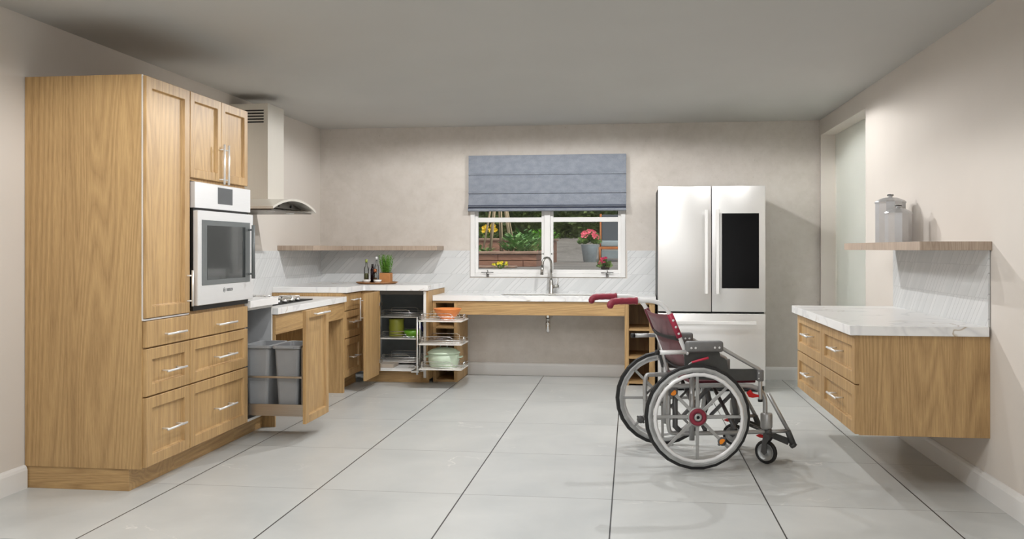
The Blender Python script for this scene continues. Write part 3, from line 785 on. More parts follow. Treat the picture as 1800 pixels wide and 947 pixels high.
MB().box((px - .046, py - .046, z + .09), (px + .046, py + .046, z + .0985)).build('soil', plain('soil', srgb(60, 44, 30), .9), t)
mb = MB()
for i in range(44):
    a_ = random.uniform(0, 2 * PI); rr_ = random.uniform(0, .045); lean = random.uniform(.0, .34)
    p0 = Vector((px + rr_ * math.cos(a_), py + rr_ * math.sin(a_), z + .095)); d_ = Vector((math.cos(a_) * lean, math.sin(a_) * lean, 1)).normalized()
    H = random.uniform(.09, .175)
    mb.tube([p0, p0 + d_ * H], .0014, 4)
    n_ = int(H / .005)
    for j in range(n_):
        aa = j * 2.4; o_ = Vector((math.cos(aa), math.sin(aa), .75))
        mb.leaf(p0 + d_ * (H * j / n_ + .004), o_, Vector((0, 0, 1)), .022, .007)
mb.build('foliage', leafmat('rosemary', (62, 118, 28), (128, 178, 66), 60), t)['kind'] = 'stuff'

# rack contents
tag(MB().lathe([(0, 0), (.06, 0), (.062, .006), (.095, .05), (.125, .092), (.126, .1), (.12, .1), (.09, .055), (.055, .012), (0, .01)], 32, (-1.635, 8.02, .605)).build('bowl', plain('orange_glaze', srgb(226, 138, 74), .4, var=.04)),
    'wide orange bowl on the top pulled-out wire tray', 'bowl')
MINT = plain('mint_enamel', srgb(196, 212, 190), .3, nscale=24, var=.03)
t = thing('casserole_pot', 'large mint green lidded casserole pot on the lowest pulled-out tray', 'pot', (-1.668, 8.02, .18))
MB().lathe([(0, 0), (.118, 0), (.128, .008), (.138, .06), (.14, .125), (.136, .125), (0, .12)], 36, (-1.668, 8.02, .18)).build('pot_body', MINT, t)
l_ = MB().lathe([(.146, .124), (.148, .13), (.142, .136), (.11, .158), (.06, .172), (0, .176), (0, .125), (.146, .124)], 36, (-1.668, 8.02, .18)).build('lid', MINT, t)
mb = MB(); mb.tube([(-1.7, 8.02, .345), (-1.698, 8.02, .372), (-1.688, 8.02, .38), (-1.648, 8.02, .38), (-1.638, 8.02, .372), (-1.636, 8.02, .345)], .0045, 8); mb.build('lid_handle', MINT, l_)
for s in (-1, 1):
    mb = MB(); xx = -1.668 + s * .138
    mb.tube([(xx, 7.98, .27), (xx + s * .028, 7.985, .272), (xx + s * .03, 8.0, .272), (xx + s * .03, 8.04, .272), (xx + s * .028, 8.055, .272), (xx, 8.06, .27)], .006, 8)
    mb.build('side_handle', MINT, t)
OLV = plain('olive_glaze', srgb(158, 160, 62), .45, var=.06)
tag(MB().lathe([(0, 0), (.07, 0), (.074, .02), (.07, .05), (.074, .09), (.07, .13), (.074, .165), (.07, .172), (0, .174)], 24, (-2.235, 8.52, .395)).build('jar', OLV), 'olive green ribbed jar on the middle inner tray of the corner cabinet', 'jar')
tag(MB().lathe([(0, 0), (.045, 0), (.075, .035), (.088, .07), (.084, .07), (.07, .038), (0, .01)], 24, (-2.06, 8.44, .395)).build('bowl', plain('green_glaze', srgb(104, 158, 44), .35, var=.05)), 'bright green bowl beside the olive jar in the corner cabinet', 'bowl')
tag(MB().lathe([(0, 0), (.03, 0), (.032, .08), (.02, .1), (.014, .12), (.014, .135), (0, .136)], 18, (-2.03, 8.64, .395)).build('bottle', plain('indigo_glass', srgb(60, 62, 110), .2)), 'dark blue bottle behind the bright green bowl in the corner cabinet', 'bottle')
# ------------------------------------------------------------------ wheelchair (local x forward, y to its left, z up)
WS = plain('wheelchair_silver', srgb(176, 176, 175), .35, .55, var=.03); WDK = plain('wheelchair_dark_tube', srgb(92, 92, 92), .4, .4)
WHT = plain('wheelchair_white_tube', srgb(226, 226, 226), .3, .1, var=.01); GRY = plain('wheelchair_grey_vinyl', srgb(112, 112, 112), .5, nscale=40)
CHAR = plain('wheelchair_charcoal_vinyl', srgb(66, 67, 66), .55, nscale=40); RUB = plain('tyre_rubber', srgb(20, 20, 20), .6)
MAR = fabric('maroon_canvas', (80, 22, 33), (104, 32, 44), 300); MARG = plain('maroon_grip', srgb(132, 34, 54), .5, nscale=60, var=.1)
SPK = plain('spoke_grey', srgb(162, 162, 160), .4, .3); RIMM = plain('rim_grey', srgb(172, 173, 172), .4, .4, nscale=14, var=.14)
ORA = plain('orange_reflector', srgb(240, 140, 20), .25); RED = plain('red_lever', srgb(205, 22, 22), .4); PINK = plain('rose_lever', srgb(214, 62, 88), .4)
wc = thing('wheelchair', 'folding manual wheelchair with maroon backrest standing in the middle of the floor', 'wheelchair', (.284, 5.509, 0), rz=math.radians(15))
WC_ = dict(parent=wc, local=True)
def sm(pts, n=5):
    """round the corners of a polyline (Chaikin)"""
    P = [Vector(p) for p in pts]
    for _ in range(2):
        Q = [P[0]]
        for a, b in zip(P, P[1:]): Q += [a.lerp(b, .25), a.lerp(b, .75)]
        P = Q + [P[-1]]
    return P
dk = MB()
for s in (-1, 1):
    fm = MB(); wt = MB(); y = s * .24
    post = [(-.33, y, .945), (-.215, y, .945), (-.15, y, .905), (-.115, y, .83), (-.04, y, .655)]
    wt.tube(sm(post), .0125, 12)
    fm.tube([(-.045, y, .66), (.0, y, .50), (.01, y, .47)], .0125, 12)
    # side frame: seat rail bending down to the caster housing, lower rail, rear loop, axle post
    fm.tube(sm([(-.14, y, .30), (-.14, y, .455), (-.10, y, .458), (.25, y, .458), (.37, y, .45), (.437, y, .40), (.437, y, .27)]), .0135, 12)
    fm.tube(sm([(-.14, y, .31), (-.14, y, .20), (-.10, y, .185), (.40, y, .185), (.44, y, .185)]), .0125, 12)
    fm.tube([(-.005, y - s * -.012, .52), (-.005, y + s * .012, .15)], .0155, 12)
    fm.tube([(.455, y, .405), (.59, y, .165)], .012, 12); fm.tube([(.45, y, .185), (.575, y, .185)], .0115, 12)
    fm.lathe([(0, .2), (.027, .2), (.034, .212), (.034, .285), (.031, .292), (0, .292)], 18, (.445, y, 0))
    fm.tube([(.0, y, .29), (.0, s * .335, .29)], .011, 12)
    fm.build('side_frame', WS, **WC_); wt.build('back_post', WHT, **WC_)
dk.tube([(.08, -.235, .20), (.08, .235, .45)], .0125, 12); dk.tube([(.105, .235, .20), (.105, -.235, .45)], .0125, 12)
dk.tube([(.26, -.235, .20), (.26, .235, .45)], .0115, 12); dk.tube([(.285, .235, .20), (.285, -.235, .45)], .0115, 12)
dk.tube([(-.10, -.24, .45), (-.10, -.24, .23), (-.07, -.24, .2)], .016, 10); dk.tube([(.24, -.235, .44), (.27, -.235, .25)], .016, 10)
dk.tube([(.24, .235, .44), (.28, .235, .26)], .016, 10)
dk.tube([(-.14, -.24, .33), (-.02, -.24, .44)], .007, 8); dk.tube([(-.14, .24, .33), (-.02, .24, .44)], .007, 8)
dk.build('cross_brace', WDK, **WC_)
for s, z in ((-1, .653), (1, .70)):
    y = s * .262
    b_ = MB().tube([(-.205, y, z), (-.04, y, z)], .0125, 12).tube([(-.04, y, z), (-.03, y, z - .002)], .016, 12).build('tipping_bar', WHT if s < 0 else WS, **WC_)
    MB().lathe([(0, 0), (.0145, 0), (.0145, .022), (0, .024)], 12, M=Matrix.Translation((-.2, y, z)) @ Matrix.Rotation(-PI / 2, 4, 'Y')).build('end_cap', RUB, b_, local=True)
# grips
for s in (-1, 1):
    y = s * .24; P = sm([(-.325, y, .945), (-.43, y, .945), (-.47, y, .94), (-.482, y, .915)])
    n = len(P); MB().tube(P, [.0185 + .0015 * (i % 2) for i in range(n)], 12).tube([(-.33, y, .945), (-.322, y, .945)], .022, 12).lathe([(0, -.017), (.012, -.014), (.019, -.004), (.019, .006), (.012, .014), (0, .017)], 12, (-.478, y, .918)).build('push_grip', MARG, **WC_)
# back rest
def bp(z):  # x of the back post at height z
    return -.04 - (z - .655) * (.075 / .175)
def sheet(zs, yw, sag, th):
    t = bmesh.new(); rows = []
    for z in zs:
        for side in (0, 1):
            pass
    ny = 12
    F = [[t.verts.new((bp(z) - sag * (1 - (2 * j / ny - 1) ** 2) - (0 if k == 0 else th), (2 * j / ny - 1) * yw, z - .012 * (1 - (2 * j / ny - 1) ** 2) * (1 if i == len(zs) - 1 else 0))) for j in range(ny + 1)] for k in (0, 1) for i, z in enumerate(zs)]
    n = len(zs); A, B = F[:n], F[n:]
    for G in (A, B):
        for i in range(n - 1):
            for j in range(ny): t.faces.new((G[i][j], G[i][j + 1], G[i + 1][j + 1], G[i + 1][j]))
    for i in range(n - 1):
        for j in (0, ny): t.faces.new((A[i][j], A[i + 1][j], B[i + 1][j], B[i][j]))
    for j in range(ny):
        for i in (0, n - 1): t.faces.new((A[i][j], A[i][j + 1], B[i][j + 1], B[i][j]))
    return t
mb = MB(); mb._add(sheet([.545, .60, .655, .71, .77, .82, .868], .243, .018, .006), True)
br = mb.build('backrest', MAR, **WC_)
for s in (-1, 1):
    mb = MB(); P = [(bp(z) + .001, s * .24, z) for z in (.735, .87)]
    mb.tube(P, .0175, 12)
    mb.build('back_sleeve', plain('maroon_sleeve', srgb(160, 38, 66), .5) if s < 0 else MAR, br, local=True)
    if s < 0:
        for z in (.757, .795, .833): MB().lathe([(0, 0), (.0075, 0), (.0055, .004), (0, .005)], 12, M=Matrix.Translation((bp(z), -.2575, z)) @ Matrix.Rotation(PI / 2, 4, 'X')).build('snap_button', WHT, br, local=True)
mb = MB(); t_ = sheet([.715, .745], .245, .0235, .014); mb._add(t_, True); mb.build('back_strap', RUB, **WC_)
mb = MB(); t_ = sheet([.535, .56], .243, .022, .014); mb._add(t_, True); mb.build('back_strap', RUB, **WC_)
# seat
mb = MB(); mb.box((.0, -.232, .466), (.385, .232, .484), .006, 2); st_ = mb.build('seat', MAR, **WC_)
# arm rests
for s in (-1, 1):
    y = s * .262
    ab = MB(); ab.tube(sm([(-.04, y, .66), (.02, y, .676), (.165, y, .676), (.20, y, .655), (.36, y, .565), (.398, y, .545), (.398, y, .51), (.398, y, .37)]), .0115, 12)
    ar = ab.build('armrest', WS, **WC_)
    MB().box((-.045, y - .027, .652), (.172, y + .027, .715), .014, 3).build('arm_pad', GRY, ar, local=True)
    for x in (-.02, .005, .118, .145): MB().lathe([(0, 0), (.007, 0), (.005, .004), (0, .005)], 12, M=Matrix.Translation((x, y - .0268, .678)) @ Matrix.Rotation(PI / 2, 4, 'X')).build('pad_bolt', WHT, ar, local=True)
    MB().prism([(-.05, .66), (.155, .66), (.16, .62), (.20, .605), (.205, .555), (.21, .55), (.375, .55), (.385, .54), (.385, .484), (.21, .484), (-.03, .50), (-.05, .58)], 'y', y - .006 + s * -.008, y + .006 - s * .008, .002).build('skirt_guard', CHAR, ar, local=True)
    MB().box((.378, y - .016, .48), (.415, y + .016, .546), .006, 2).build('clamp', GRY, ar, local=True)
    for z in (.497, .528): MB().lathe([(0, 0), (.004, 0), (0, .003)], 8, M=Matrix.Translation((.384, y - .016, z)) @ Matrix.Rotation(PI / 2, 4, 'X')).build('clamp_screw', WHT, ar, local=True)
    MB().lathe([(0, -.008), (.013, -.006), (.0135, .008), (0, .008)], 12, (.398, y, .368)).build('end_cap', RUB, ar, local=True)
# brakes
for s in (-1, 1):
    y = s * .292
    bl_ = MB().tube(sm([(-.045, y, .545), (-.04, y, .586), (-.015, y, .6)]), .0045, 8).build('brake_lever', WS, **WC_)
    MB().tube([(-.02, y, .598), (.078, y, .622)], [.006, .0075], 8).build('lever_grip', PINK, bl_, local=True)
    MB().prism([(.315, .415), (.34, .432), (.352, .41), (.395, .40), (.395, .39), (.35, .386), (.33, .39)], 'y', y - .006 - s * .03, y + .006 - s * .03, .002).build('release_catch', RED, **WC_)
# rear wheels
def rear_wheel(s):
    R = Matrix.Translation((0, s * .33, .2978)) @ Matrix.Rotation(math.radians(-8), 4, 'Z') @ Matrix.Rotation(-s * PI / 2, 4, 'X') @ Matrix.Scale(1.02, 4)
    w = MB(); w.lathe([(.27, -.015), (.286, -.013), (.292, 0), (.286, .013), (.27, .015), (.27, -.015)], 26, M=R, flat=True)
    wheel = w.build('rear_wheel', RUB, **WC_)
    MB().lathe([(.273, -.012), (.273, .0155), (.262, .0165), (.248, .014), (.245, 0), (.248, -.013), (.262, -.0155), (.273, -.012)], 26, M=R, flat=True).build('rim', RIMM, wheel, local=True)
    MB().tube([(.238 * math.cos(a), .238 * math.sin(a), .045) for a in [2 * PI * i / 26 for i in range(26)]], .0105, 8, closed=True, M=R).build('hand_rim', WHT, wheel, local=True)
    for i in range(8):
        a = i * PI / 4
        Ms = R @ Matrix.Rotation(a, 4, 'Z')
        sp = MB(Ms); sp.prism([(.035, -.010), (.25, -.0075), (.25, .0075), (.035, .010)], 'z', -.004, .006, .002)
        if i % 2 == 1: sp.tube([(.235, .0, .006), (.238, 0, .045)], .004, 6)
        sp.build('spoke', SPK, wheel, local=True)
    MB().lathe([(0, -.03), (.022, -.03), (.024, .0), (.053, .004), (.053, .012), (.05, .016), (0, .016)], 22, M=R).build('hub', SPK, wheel, local=True)
    MB().lathe([(.024, .0161), (.048, .0161), (.044, .022), (.024, .024), (.024, .0161)], 22, M=R).build('hub_ring', MARG, wheel, local=True)
    MB().lathe([(0, .016), (.022, .016), (.02, .028), (.011, .03), (.009, .026), (0, .026)], 18, M=R).build('hub_cap', SPK, wheel, local=True)
    MB().lathe([(0, .0262), (.0085, .0262), (0, .0285)], 10, M=R).build('axle_bolt', RUB, wheel, local=True)
    for a in (-PI / 4, 3 * PI / 4):
        if s < 0:
            a = a
        c = (.192 * math.cos(a), .192 * math.sin(a), 0)
        Mr = R @ Matrix.Translation(c) @ Matrix.Rotation(a, 4, 'Z')
        MB(Mr).lathe([(0, -.012), (.022, -.012), (.024, 0), (.022, .014), (0, .014)], 16).box((-.006, -.03, -.006), (.006, .03, .008), .002).build('reflector_housing', plain('housing_grey', srgb(84, 84, 84), .5), wheel, local=True)
        MB(Mr).prism([(.0, .018), (-.008, .016), (-.015, .009), (-.018, 0), (-.015, -.009), (-.008, -.016), (0, -.018), (.005, -.012), (.005, .012)], 'z', .0141, .018, .001).build('reflector', ORA, wheel, local=True)
rear_wheel(-1); rear_wheel(1)
# casters
def caster(s, turn):
    c = Matrix.Translation((.45, s * .25, 0)) @ Matrix.Rotation(turn, 4, 'Z')
    W_ = c @ Matrix.Translation((-.012, 0, .068)) @ Matrix.Rotation(PI / 2, 4, 'X')
    f = MB(c); f.tube([(0, 0, .17), (0, 0, .205)], .02, 14); f.prism([(-.034, .068), (-.022, .15), (.0, .178), (.022, .17), (.022, .15), (0, .12), (.004, .068), (-.012, .052)], 'y', -.023, -.017, .001); f.prism([(-.034, .068), (-.022, .15), (.0, .178), (.022, .17), (.022, .15), (0, .12), (.004, .068), (-.012, .052)], 'y', .017, .023, .001)
    f.box((-.022, -.02, .155), (.02, .02, .178), .003); fo = f.build('caster_fork', WDK, **WC_)
    wl = MB(); wl.lathe([(.052, -.012), (.064, -.012), (.068, -.006), (.068, .006), (.064, .012), (.052, .012), (.052, -.012)], 24, M=W_); wl.build('caster_tyre', RUB, fo, local=True)
    wl = MB(); wl.lathe([(.0525, -.009), (.0525, .009), (.046, .009), (.044, .003), (.016, .004), (.012, .013), (0, .013), (0, -.013), (.012, -.013), (.016, -.004), (.044, -.003), (.046, -.009), (.0525, -.009)], 20, M=W_); wl.build('caster_wheel', RIMM, fo, local=True)
    MB(c).prism([(-.075, .155), (-.05, .146), (-.02, .148), (-.02, .162), (-.055, .165)], 'y', -.012, .012, .003).build('caster_lock', RED, fo, local=True)
caster(-1, math.radians(-52)); caster(1, math.radians(-35))
# foot rests
for s in (-1, 1):
    y = s * .24
    fp = MB(); fp.tube([(.575, y, .185), (.607, y, .105)], [.017, .019], 12).tube([(.6, y, .112), (.612, y, .095)], .021, 6)
    ft = fp.build('foot_hanger', CHAR, **WC_)
    yi = y - s * .02; yo = y - s * .17
    tb = bmesh.new()
    V = [tb.verts.new(v) for v in ((.43, yi, .175), (.585, yi, .11), (.585, yo, .11), (.43, yo, .175), (.435, yi, .187), (.592, yi, .122), (.592, yo, .122), (.435, yo, .187))]
    for q in ((0, 1, 2, 3), (7, 6, 5, 4), (0, 4, 5, 1), (1, 5, 6, 2), (2, 6, 7, 3), (3, 7, 4, 0)): tb.faces.new([V[i] for i in q])
    bmesh.ops.bevel(tb, geom=tb.edges[:], offset=.003, segments=1, affect='EDGES')
    m_ = MB(); m_._add(tb)
    m_.prism([(.43, .165), (.58, .10), (.6, .135), (.47, .185)], 'y', min(yi, y - s * .012), max(yi, y - s * .012), .001)
    m_.build('foot_plate', CHAR, ft, local=True)

# ------------------------------------------------------------------ garden beyond the window
PAVE = NT('garden_paving'); v = PAVE.coord(); n1 = PAVE.noise(v, .9, 5, .65, .6); n2 = PAVE.noise(v, 14, 4, .7)
PAVE.l(PAVE.ramp(PAVE.math('ADD', PAVE.math('MULTIPLY', n1, .6), PAVE.math('MULTIPLY', n2, .4)), [(.38, srgb(112, 104, 96)), (.6, srgb(146, 138, 130))]), PAVE.b.inputs['Base Color']); PAVE.b.inputs['Roughness'].default_value = .9
g = MB(); g.prism([(9.0, -.1), (9.0, .92), (23.5, .92), (30, 1.6), (45, 3.2), (45, -.1)], 'x', -26, 20)
struct('garden_ground', g, PAVE.m)
def hedge(name, label, x0, x1, y, z0, z1, n, size, c0, c1, group=None):
    t = bmesh.new(); nx, nz = int((x1 - x0) / .35), int((z1 - z0) / .3); G = []
    for i in range(nx + 1):
        col = []
        for j in range(nz + 1):
            x = x0 + (x1 - x0) * i / nx; z = z0 + (z1 - z0) * j / nz
            col.append(t.verts.new((x, y + random.uniform(-.12, .12) + .3 * (j / nz) ** 3, z)))
        G.append(col)
    for i in range(nx):
        for j in range(nz): t.faces.new((G[i][j], G[i + 1][j], G[i + 1][j + 1], G[i][j + 1]))
    ex = bmesh.ops.extrude_face_region(t, geom=t.faces[:])
    for q in ex['geom']:
        if isinstance(q, bmesh.types.BMVert): q.co.y += 1.2
    mb = MB(); mb._add(t)
    for _ in range(n):
        p = Vector((random.uniform(x0, x1), y - random.uniform(-.05, .25), random.uniform(z0, z1)))
        d_ = Vector((random.uniform(-1, 1), random.uniform(-1, -.1), random.uniform(-.6, 1)))
        mb.leaf(p, d_, Vector((random.uniform(-1, 1), .3, 1)), size * random.uniform(.6, 1.3), size * .6)
    o = mb.build(name, leafmat(name + '_green', c0, c1, 3)); tag(o, label, 'hedge', group); return o
hedge('hedge', 'long dense dark green hedge closing off the garden', -14, 6, 30, 1.45, 4.2, 9000, .2, (44, 56, 26), (96, 112, 54))
TIM = wood('weathered_timber', 'X', dark=(120, 94, 78), light=(172, 140, 120), s=1.5); TIMD = wood('weathered_timber_dark', 'X', dark=(104, 68, 52), light=(160, 116, 94), s=2)
def bed(label, x0, x1, y0, y1, zt, hgt, group):
    t = thing('raised_bed', label, 'planter', ((x0 + x1) / 2, (y0 + y1) / 2, zt - hgt), group)
    w_ = MB(); th = .12; n = 3
    L = MB()
    n = 2
    for r_ in range(n):
        za = zt - hgt + r_ * (hgt - .05) / n; zb = zt - hgt + (r_ + 1) * (hgt - .05) / n - .008
        x = x0; odd = r_ % 2
        first = True
        while x < x1 - .01:
            xe = min(x1, x + (.9 if not (first and odd) else .45)); L.box((x + .006, y0, za), (xe, y0 + th, zb), .006); x = xe; first = False
        L.box((x0, y0 + th, za), (x0 + th, y1, zb), .006); L.box((x1 - th, y0 + th, za), (x1, y1, zb), .006); L.box((x0 + th, y1 - th, za), (x1 - th, y1, zb), .006)
    L.build('timber_wall', TIMD, t)
    cpm = MB(); zc = zt - .05
    cpm.box((x0 - .04, y0 - .05, zc), (x1 + .04, y0 + .2, zt), .01); cpm.box((x0 - .04, y1 - .2, zc), (x1 + .04, y1 + .05, zt), .01)
    cpm.box((x1 - .2, y0 + .2, zc), (x1 + .04, y1 - .2, zt), .01); cpm.box((x0 - .04, y0 + .2, zc), (x0 + .2, y1 - .2, zt), .01); cpm.build('timber_cap', TIM, t)
    MB().box((x0 + th, y0 + th, zt - hgt), (x1 - th, y1 - th, zt - .06)).build('soil', plain('bed_soil', srgb(66, 52, 42), .95, nscale=6, var=.3), t)
bed('low weathered timber raised bed nearest the window, full of leafy vegetables', -5.5, -1.66, 16, 18.4, 1.195, .275, 'timber raised beds in the garden')
bed('higher weathered timber raised bed behind the near bed', -6.2, -1.75, 19.6, 21.6, 1.47, .55, 'timber raised beds in the garden')
tag(MB().box((-5.6, 14.9, .92), (-1.9, 15.25, .955), .01).build('timber_edging', TIM), 'low timber edging strip on the ground before the raised beds', 'edging')
def clump(name, label, cat, x, y, z, r, h, n, L, W, c0, c1, group=None, flowers=None, lean=1.0):
    mb = MB()
    for _ in range(n):
        a = random.uniform(0, 2 * PI); q = r * math.sqrt(random.random()); zz = z + h * random.random() * (1 - .5 * (q / r) ** 2)
        p = Vector((x + q * math.cos(a), y + q * math.sin(a) * .8, zz)); d_ = Vector((math.cos(a) * lean, math.sin(a) * lean, random.uniform(.1, 1.2)))
        mb.leaf(p, d_, Vector((0, 0, 1)), L * random.uniform(.6, 1.2), W)
    for k_ in range(5):
        a = k_ * 1.25; mb.tube([(x, y, z - .03), (x + r * .5 * math.cos(a), y + r * .4 * math.sin(a), z + h * .7)], .006, 4)
    if flowers is None:
        o = mb.build(name, leafmat(name + '_leaf', c0, c1, 12)); tag(o, label, cat, group); return o
    t = thing(name, label, cat, (x, y, z), group); mb.build('foliage', leafmat(name + '_leaf', c0, c1, 12), t)['kind'] = 'stuff'
    col, nf, fr_ = flowers; fb = MB()
    for _ in range(nf):
        a = random.uniform(0, 2 * PI); q = r * math.sqrt(random.random()); p = Vector((x + q * math.cos(a), y + q * math.sin(a) * .7 - .02, z + h * random.uniform(.6, 1.1)))
        for k_ in range(6):
            b_ = k_ * PI / 3; fb.leaf(p, Vector((math.cos(b_), -.4, math.sin(b_))), Vector((0, -1, .2)), fr_, fr_ * .9)
    fb.build('blossoms', plain(name + '_petal', srgb(*col), .6, nscale=20, var=.15), t)['kind'] = 'stuff'
    return t
VG = 'vegetable plants in the raised beds'
clump('vegetable_plant', 'broad-leaved green vegetable plant in the near bed, right of the bean poles', 'plant', -2.08, 16.55, 1.18, .27, .34, 170, .13, .085, (76, 124, 56), (150, 186, 116), VG)
clump('vegetable_plant', 'broad-leaved green vegetable plant at the right end of the near bed', 'plant', -1.9, 17.25, 1.18, .26, .34, 150, .13, .085, (76, 124, 56), (150, 186, 116), VG)
clump('vegetable_plant', 'taller green vegetable plant at the back of the near bed', 'plant', -2.15, 18.0, 1.2, .32, .42, 170, .13, .08, (50, 96, 40), (116, 156, 86), VG)
clump('vegetable_plant', 'low pale green seedlings before the bean poles in the near bed', 'plant', -2.7, 16.4, 1.16, .2, .14, 90, .09, .04, (90, 130, 60), (150, 180, 110), VG)
clump('lettuce_plant', 'bright green bushy lettuce in the higher bed behind', 'plant', -1.95, 20.3, 1.44, .3, .22, 150, .12, .08, (88, 150, 30), (140, 200, 60))
clump('marigold_plant', 'yellow flowering plant in the far bed at the left', 'plant', -3.25, 20.2, 1.44, .26, .3, 90, .1, .05, (80, 110, 40), (130, 150, 60), None, ((226, 184, 40), 22, .05))
clump('ground_flower', 'small yellow flowers at the foot of the near bed', 'plant', -2.06, 14.3, .93, .13, .09, 60, .05, .03, (70, 100, 30), (120, 150, 50), None, ((232, 210, 40), 16, .025))
t = thing('bean_poles', 'cone of thin wooden bean poles standing in the near bed', 'trellis', (-2.48, 17, 1.16))
for i in range(9):
    a = i * 2 * PI / 9 + .2
    MB().tube([(-2.48 + .33 * math.cos(a), 17.0 + .33 * math.sin(a), 1.12), (-2.48 + .05 * math.cos(a + .4), 17 + .05 * math.sin(a + .4), 2.6)], .015, 6).build('pole', plain('pole_wood', srgb(186, 164, 134), .8), t)
# potted flowers
t = thing('flower_pot', 'tall pale blue-grey tapered pot of pink flowers standing on the patio', 'potted plant', (-.985, 21.9, .92))
MB().lathe([(0, 0), (.145, 0), (.205, .41), (.215, .42), (.195, .42), (.19, .38), (0, .38)], 28, (-.985, 21.9, .92)).build('pot', plain('pot_blue_grey', srgb(176, 186, 192), .5), t)
def bloom(t, x, y, z, r, n, nf, col, fs=.045):
    mb = MB(); fb = MB()
    for _ in range(n):
        d_ = Vector((random.gauss(0, 1), random.gauss(0, 1), abs(random.gauss(0, 1)) * .8)).normalized(); mb.leaf(Vector((x, y, z)) + d_ * r * random.uniform(.3, .9) - Vector((0, .04, r * .35)), d_, Vector((0, -1, .3)), r * .55, r * .4)
    for _ in range(nf):
        d_ = Vector((random.gauss(0, 1), -abs(random.gauss(0, 1)), abs(random.gauss(0, 1)) * 1.2)).normalized(); p = Vector((x, y, z)) + d_ * r
        for k_ in range(6):
            b_ = k_ * PI / 3; fb.leaf(p, Vector((math.cos(b_), -.5, math.sin(b_))), Vector((0, -1, .2)), fs, fs)
    mb.build('foliage', leafmat('geranium_leaf', (60, 92, 40), (120, 140, 74), 9), t)['kind'] = 'stuff'; fb.build('blossoms', plain('pink_petal', srgb(*col), .6, nscale=9, var=.2), t)['kind'] = 'stuff'
bloom(t, -.985, 21.9, 1.46, .22, 260, 34, (240, 112, 128), .05)
t = thing('flower_pot', 'low pot of deep pink flowers in front of the garden chair', 'potted plant', (-.39, 14, .92))
MB().lathe([(0, 0), (.06, 0), (.08, .07), (.085, .07), (.07, .065), (0, .06)], 22, (-.39, 14, .92)).build('pot', plain('pot_dark', srgb(96, 84, 76), .7), t)
bloom(t, -.40, 14, 1.0, .1, 160, 13, (236, 66, 112), .028)
# garden chair
t = thing('garden_chair', 'wooden-framed garden armchair with grey cushion on the patio, seen at the right pane edge', 'chair', (-.4, 22.8, .92))
ORW = wood('teak_orange', 'Z', dark=(150, 84, 42), light=(196, 120, 66)); CUSH = plain('cushion_grey', srgb(150, 158, 160), .9, nscale=30)
x0, x1, y0, y1 = -.76, -.02, 22.45, 23.1
for (x, y, z_) in ((x0, y0, 1.28), (x1, y0, 1.28), (x0, y1, 2.12), (x1, y1, 2.12)): MB().tube([(x, y, .92), (x, y + (.06 if z_ > 2 else 0), z_)], .028, 8).build('leg', ORW, t)
MB().box((x0, y0 - .02, 1.225), (x1, y1, 1.29), .01).build('seat_frame', ORW, t)
MB().box((x0 + .03, y0 - .03, 1.292), (x1 - .03, y1 - .03, 1.44), .03, 3).build('cushion', CUSH, t)
MB().box((x0 + .04, y0 - .01, 1.0), (x1 - .04, y0 + .01, 1.2), .004).build('lower_panel', plain('panel_grey', srgb(128, 136, 138), .8), t)
MB().box((x0 + .03, y1 - .01, 1.40), (x1 - .03, y1 + .04, 2.10), .01).build('backrest', plain('mesh_grey', srgb(84, 86, 90), .8, nscale=90, var=.15), t)

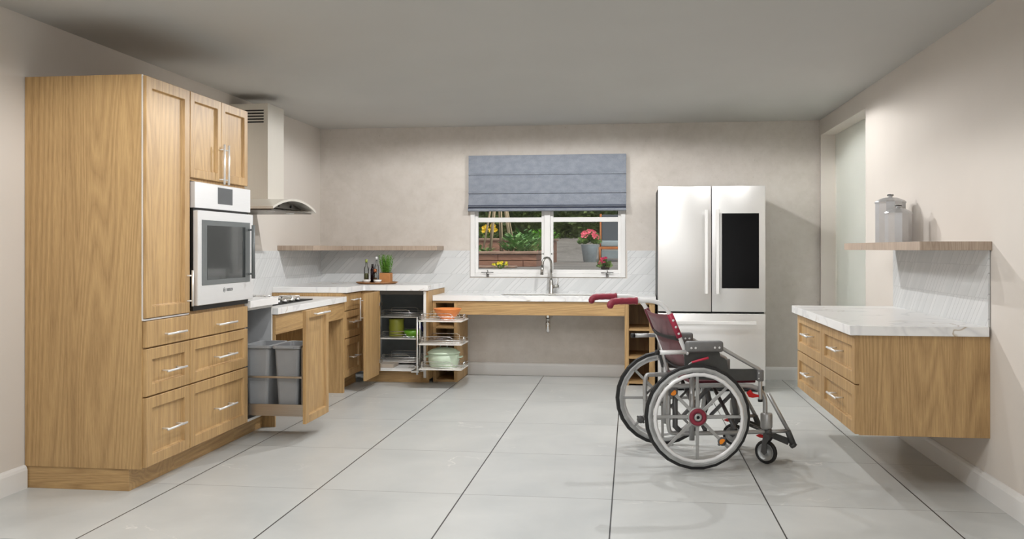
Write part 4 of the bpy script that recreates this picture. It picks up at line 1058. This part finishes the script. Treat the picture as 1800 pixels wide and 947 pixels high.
# ------------------------------------------------------------------ light
def spot(name, x, y, e, z=2.43, ang=168, size=.012, col=(1, .994, .99)):
    L = bpy.data.lights.new(name, 'SPOT'); L.energy = e; L.spot_size = math.radians(ang); L.spot_blend = .16
    L.shadow_soft_size = size; L.color = col
    o = bpy.data.objects.new(name, L); C.objects.link(o); o.location = (x, y, z); return o
for i, (x, y, e, an) in enumerate(((-.1, 5.4, 24, 150), (-1.1, 4.9, 20, 160), (-.5, 2.4, 26, 165), (-1.75, 2.75, 76, 168), (-1.3, 6.95, 74, 176), (-.1, 6.95, 70, 176), (1.05, 7.1, 17, 160), (-.9, 3.9, 46, 160))):
    spot('downlight', x, y, e, ang=an)
spot('added_hallway_fill', 2.6, 7.9, 260, ang=150)  # lamp added behind the door to brighten the etched glass
# area light added behind the camera for fill and the refrigerator's bright reflection
A = bpy.data.lights.new('added_front_fill', 'AREA'); A.shape = 'RECTANGLE'; A.size = 1.7; A.size_y = 2.1; A.energy = 20; A.color = (.97, .985, 1)
ao = bpy.data.objects.new('added_front_fill', A); C.objects.link(ao); ao.location = (.8, YF - .04, 1.12); ao.rotation_euler = (PI / 2, 0, 0)

world = bpy.data.worlds.new('World'); bpy.context.scene.world = world; world.use_nodes = True
nt = world.node_tree; bg = nt.nodes['Background']
sky = nt.nodes.new('ShaderNodeTexSky'); sky.sky_type = 'HOSEK_WILKIE'; sky.turbidity = 6; sky.sun_direction = (.3, -.5, .6)
hs = nt.nodes.new('ShaderNodeHueSaturation'); hs.inputs['Saturation'].default_value = .35
nt.links.new(sky.outputs[0], hs.inputs['Color']); nt.links.new(hs.outputs[0], bg.inputs[0]); bg.inputs[1].default_value = 4.6

sun = bpy.data.lights.new('sun', 'SUN'); sun.energy = 2.2; sun.angle = .15; sun.color = (1, .96, .9)
so = bpy.data.objects.new('sun', sun); C.objects.link(so); so.rotation_euler = (math.radians(38), 0, math.radians(28))

# ------------------------------------------------------------------ camera
cam = bpy.data.cameras.new('Camera'); co = bpy.data.objects.new('Camera', cam); C.objects.link(co)
cam.sensor_width = 36; cam.lens = 36 * 1597 / 1800; cam.shift_y = -36.5 / 1800
cam.clip_start = .05; cam.clip_end = 300
co.location = (0, 0, 1.24); co.rotation_euler = (PI / 2, 0, math.atan(209 / 1597))
sc = bpy.context.scene; sc.camera = co
sc.view_settings.view_transform = 'Standard'; sc.view_settings.look = 'None'; sc.view_settings.gamma = 1; sc.view_settings.exposure = .12
sc.view_settings.use_curve_mapping = False
sc.cycles.max_bounces = 10; sc.cycles.diffuse_bounces = 5
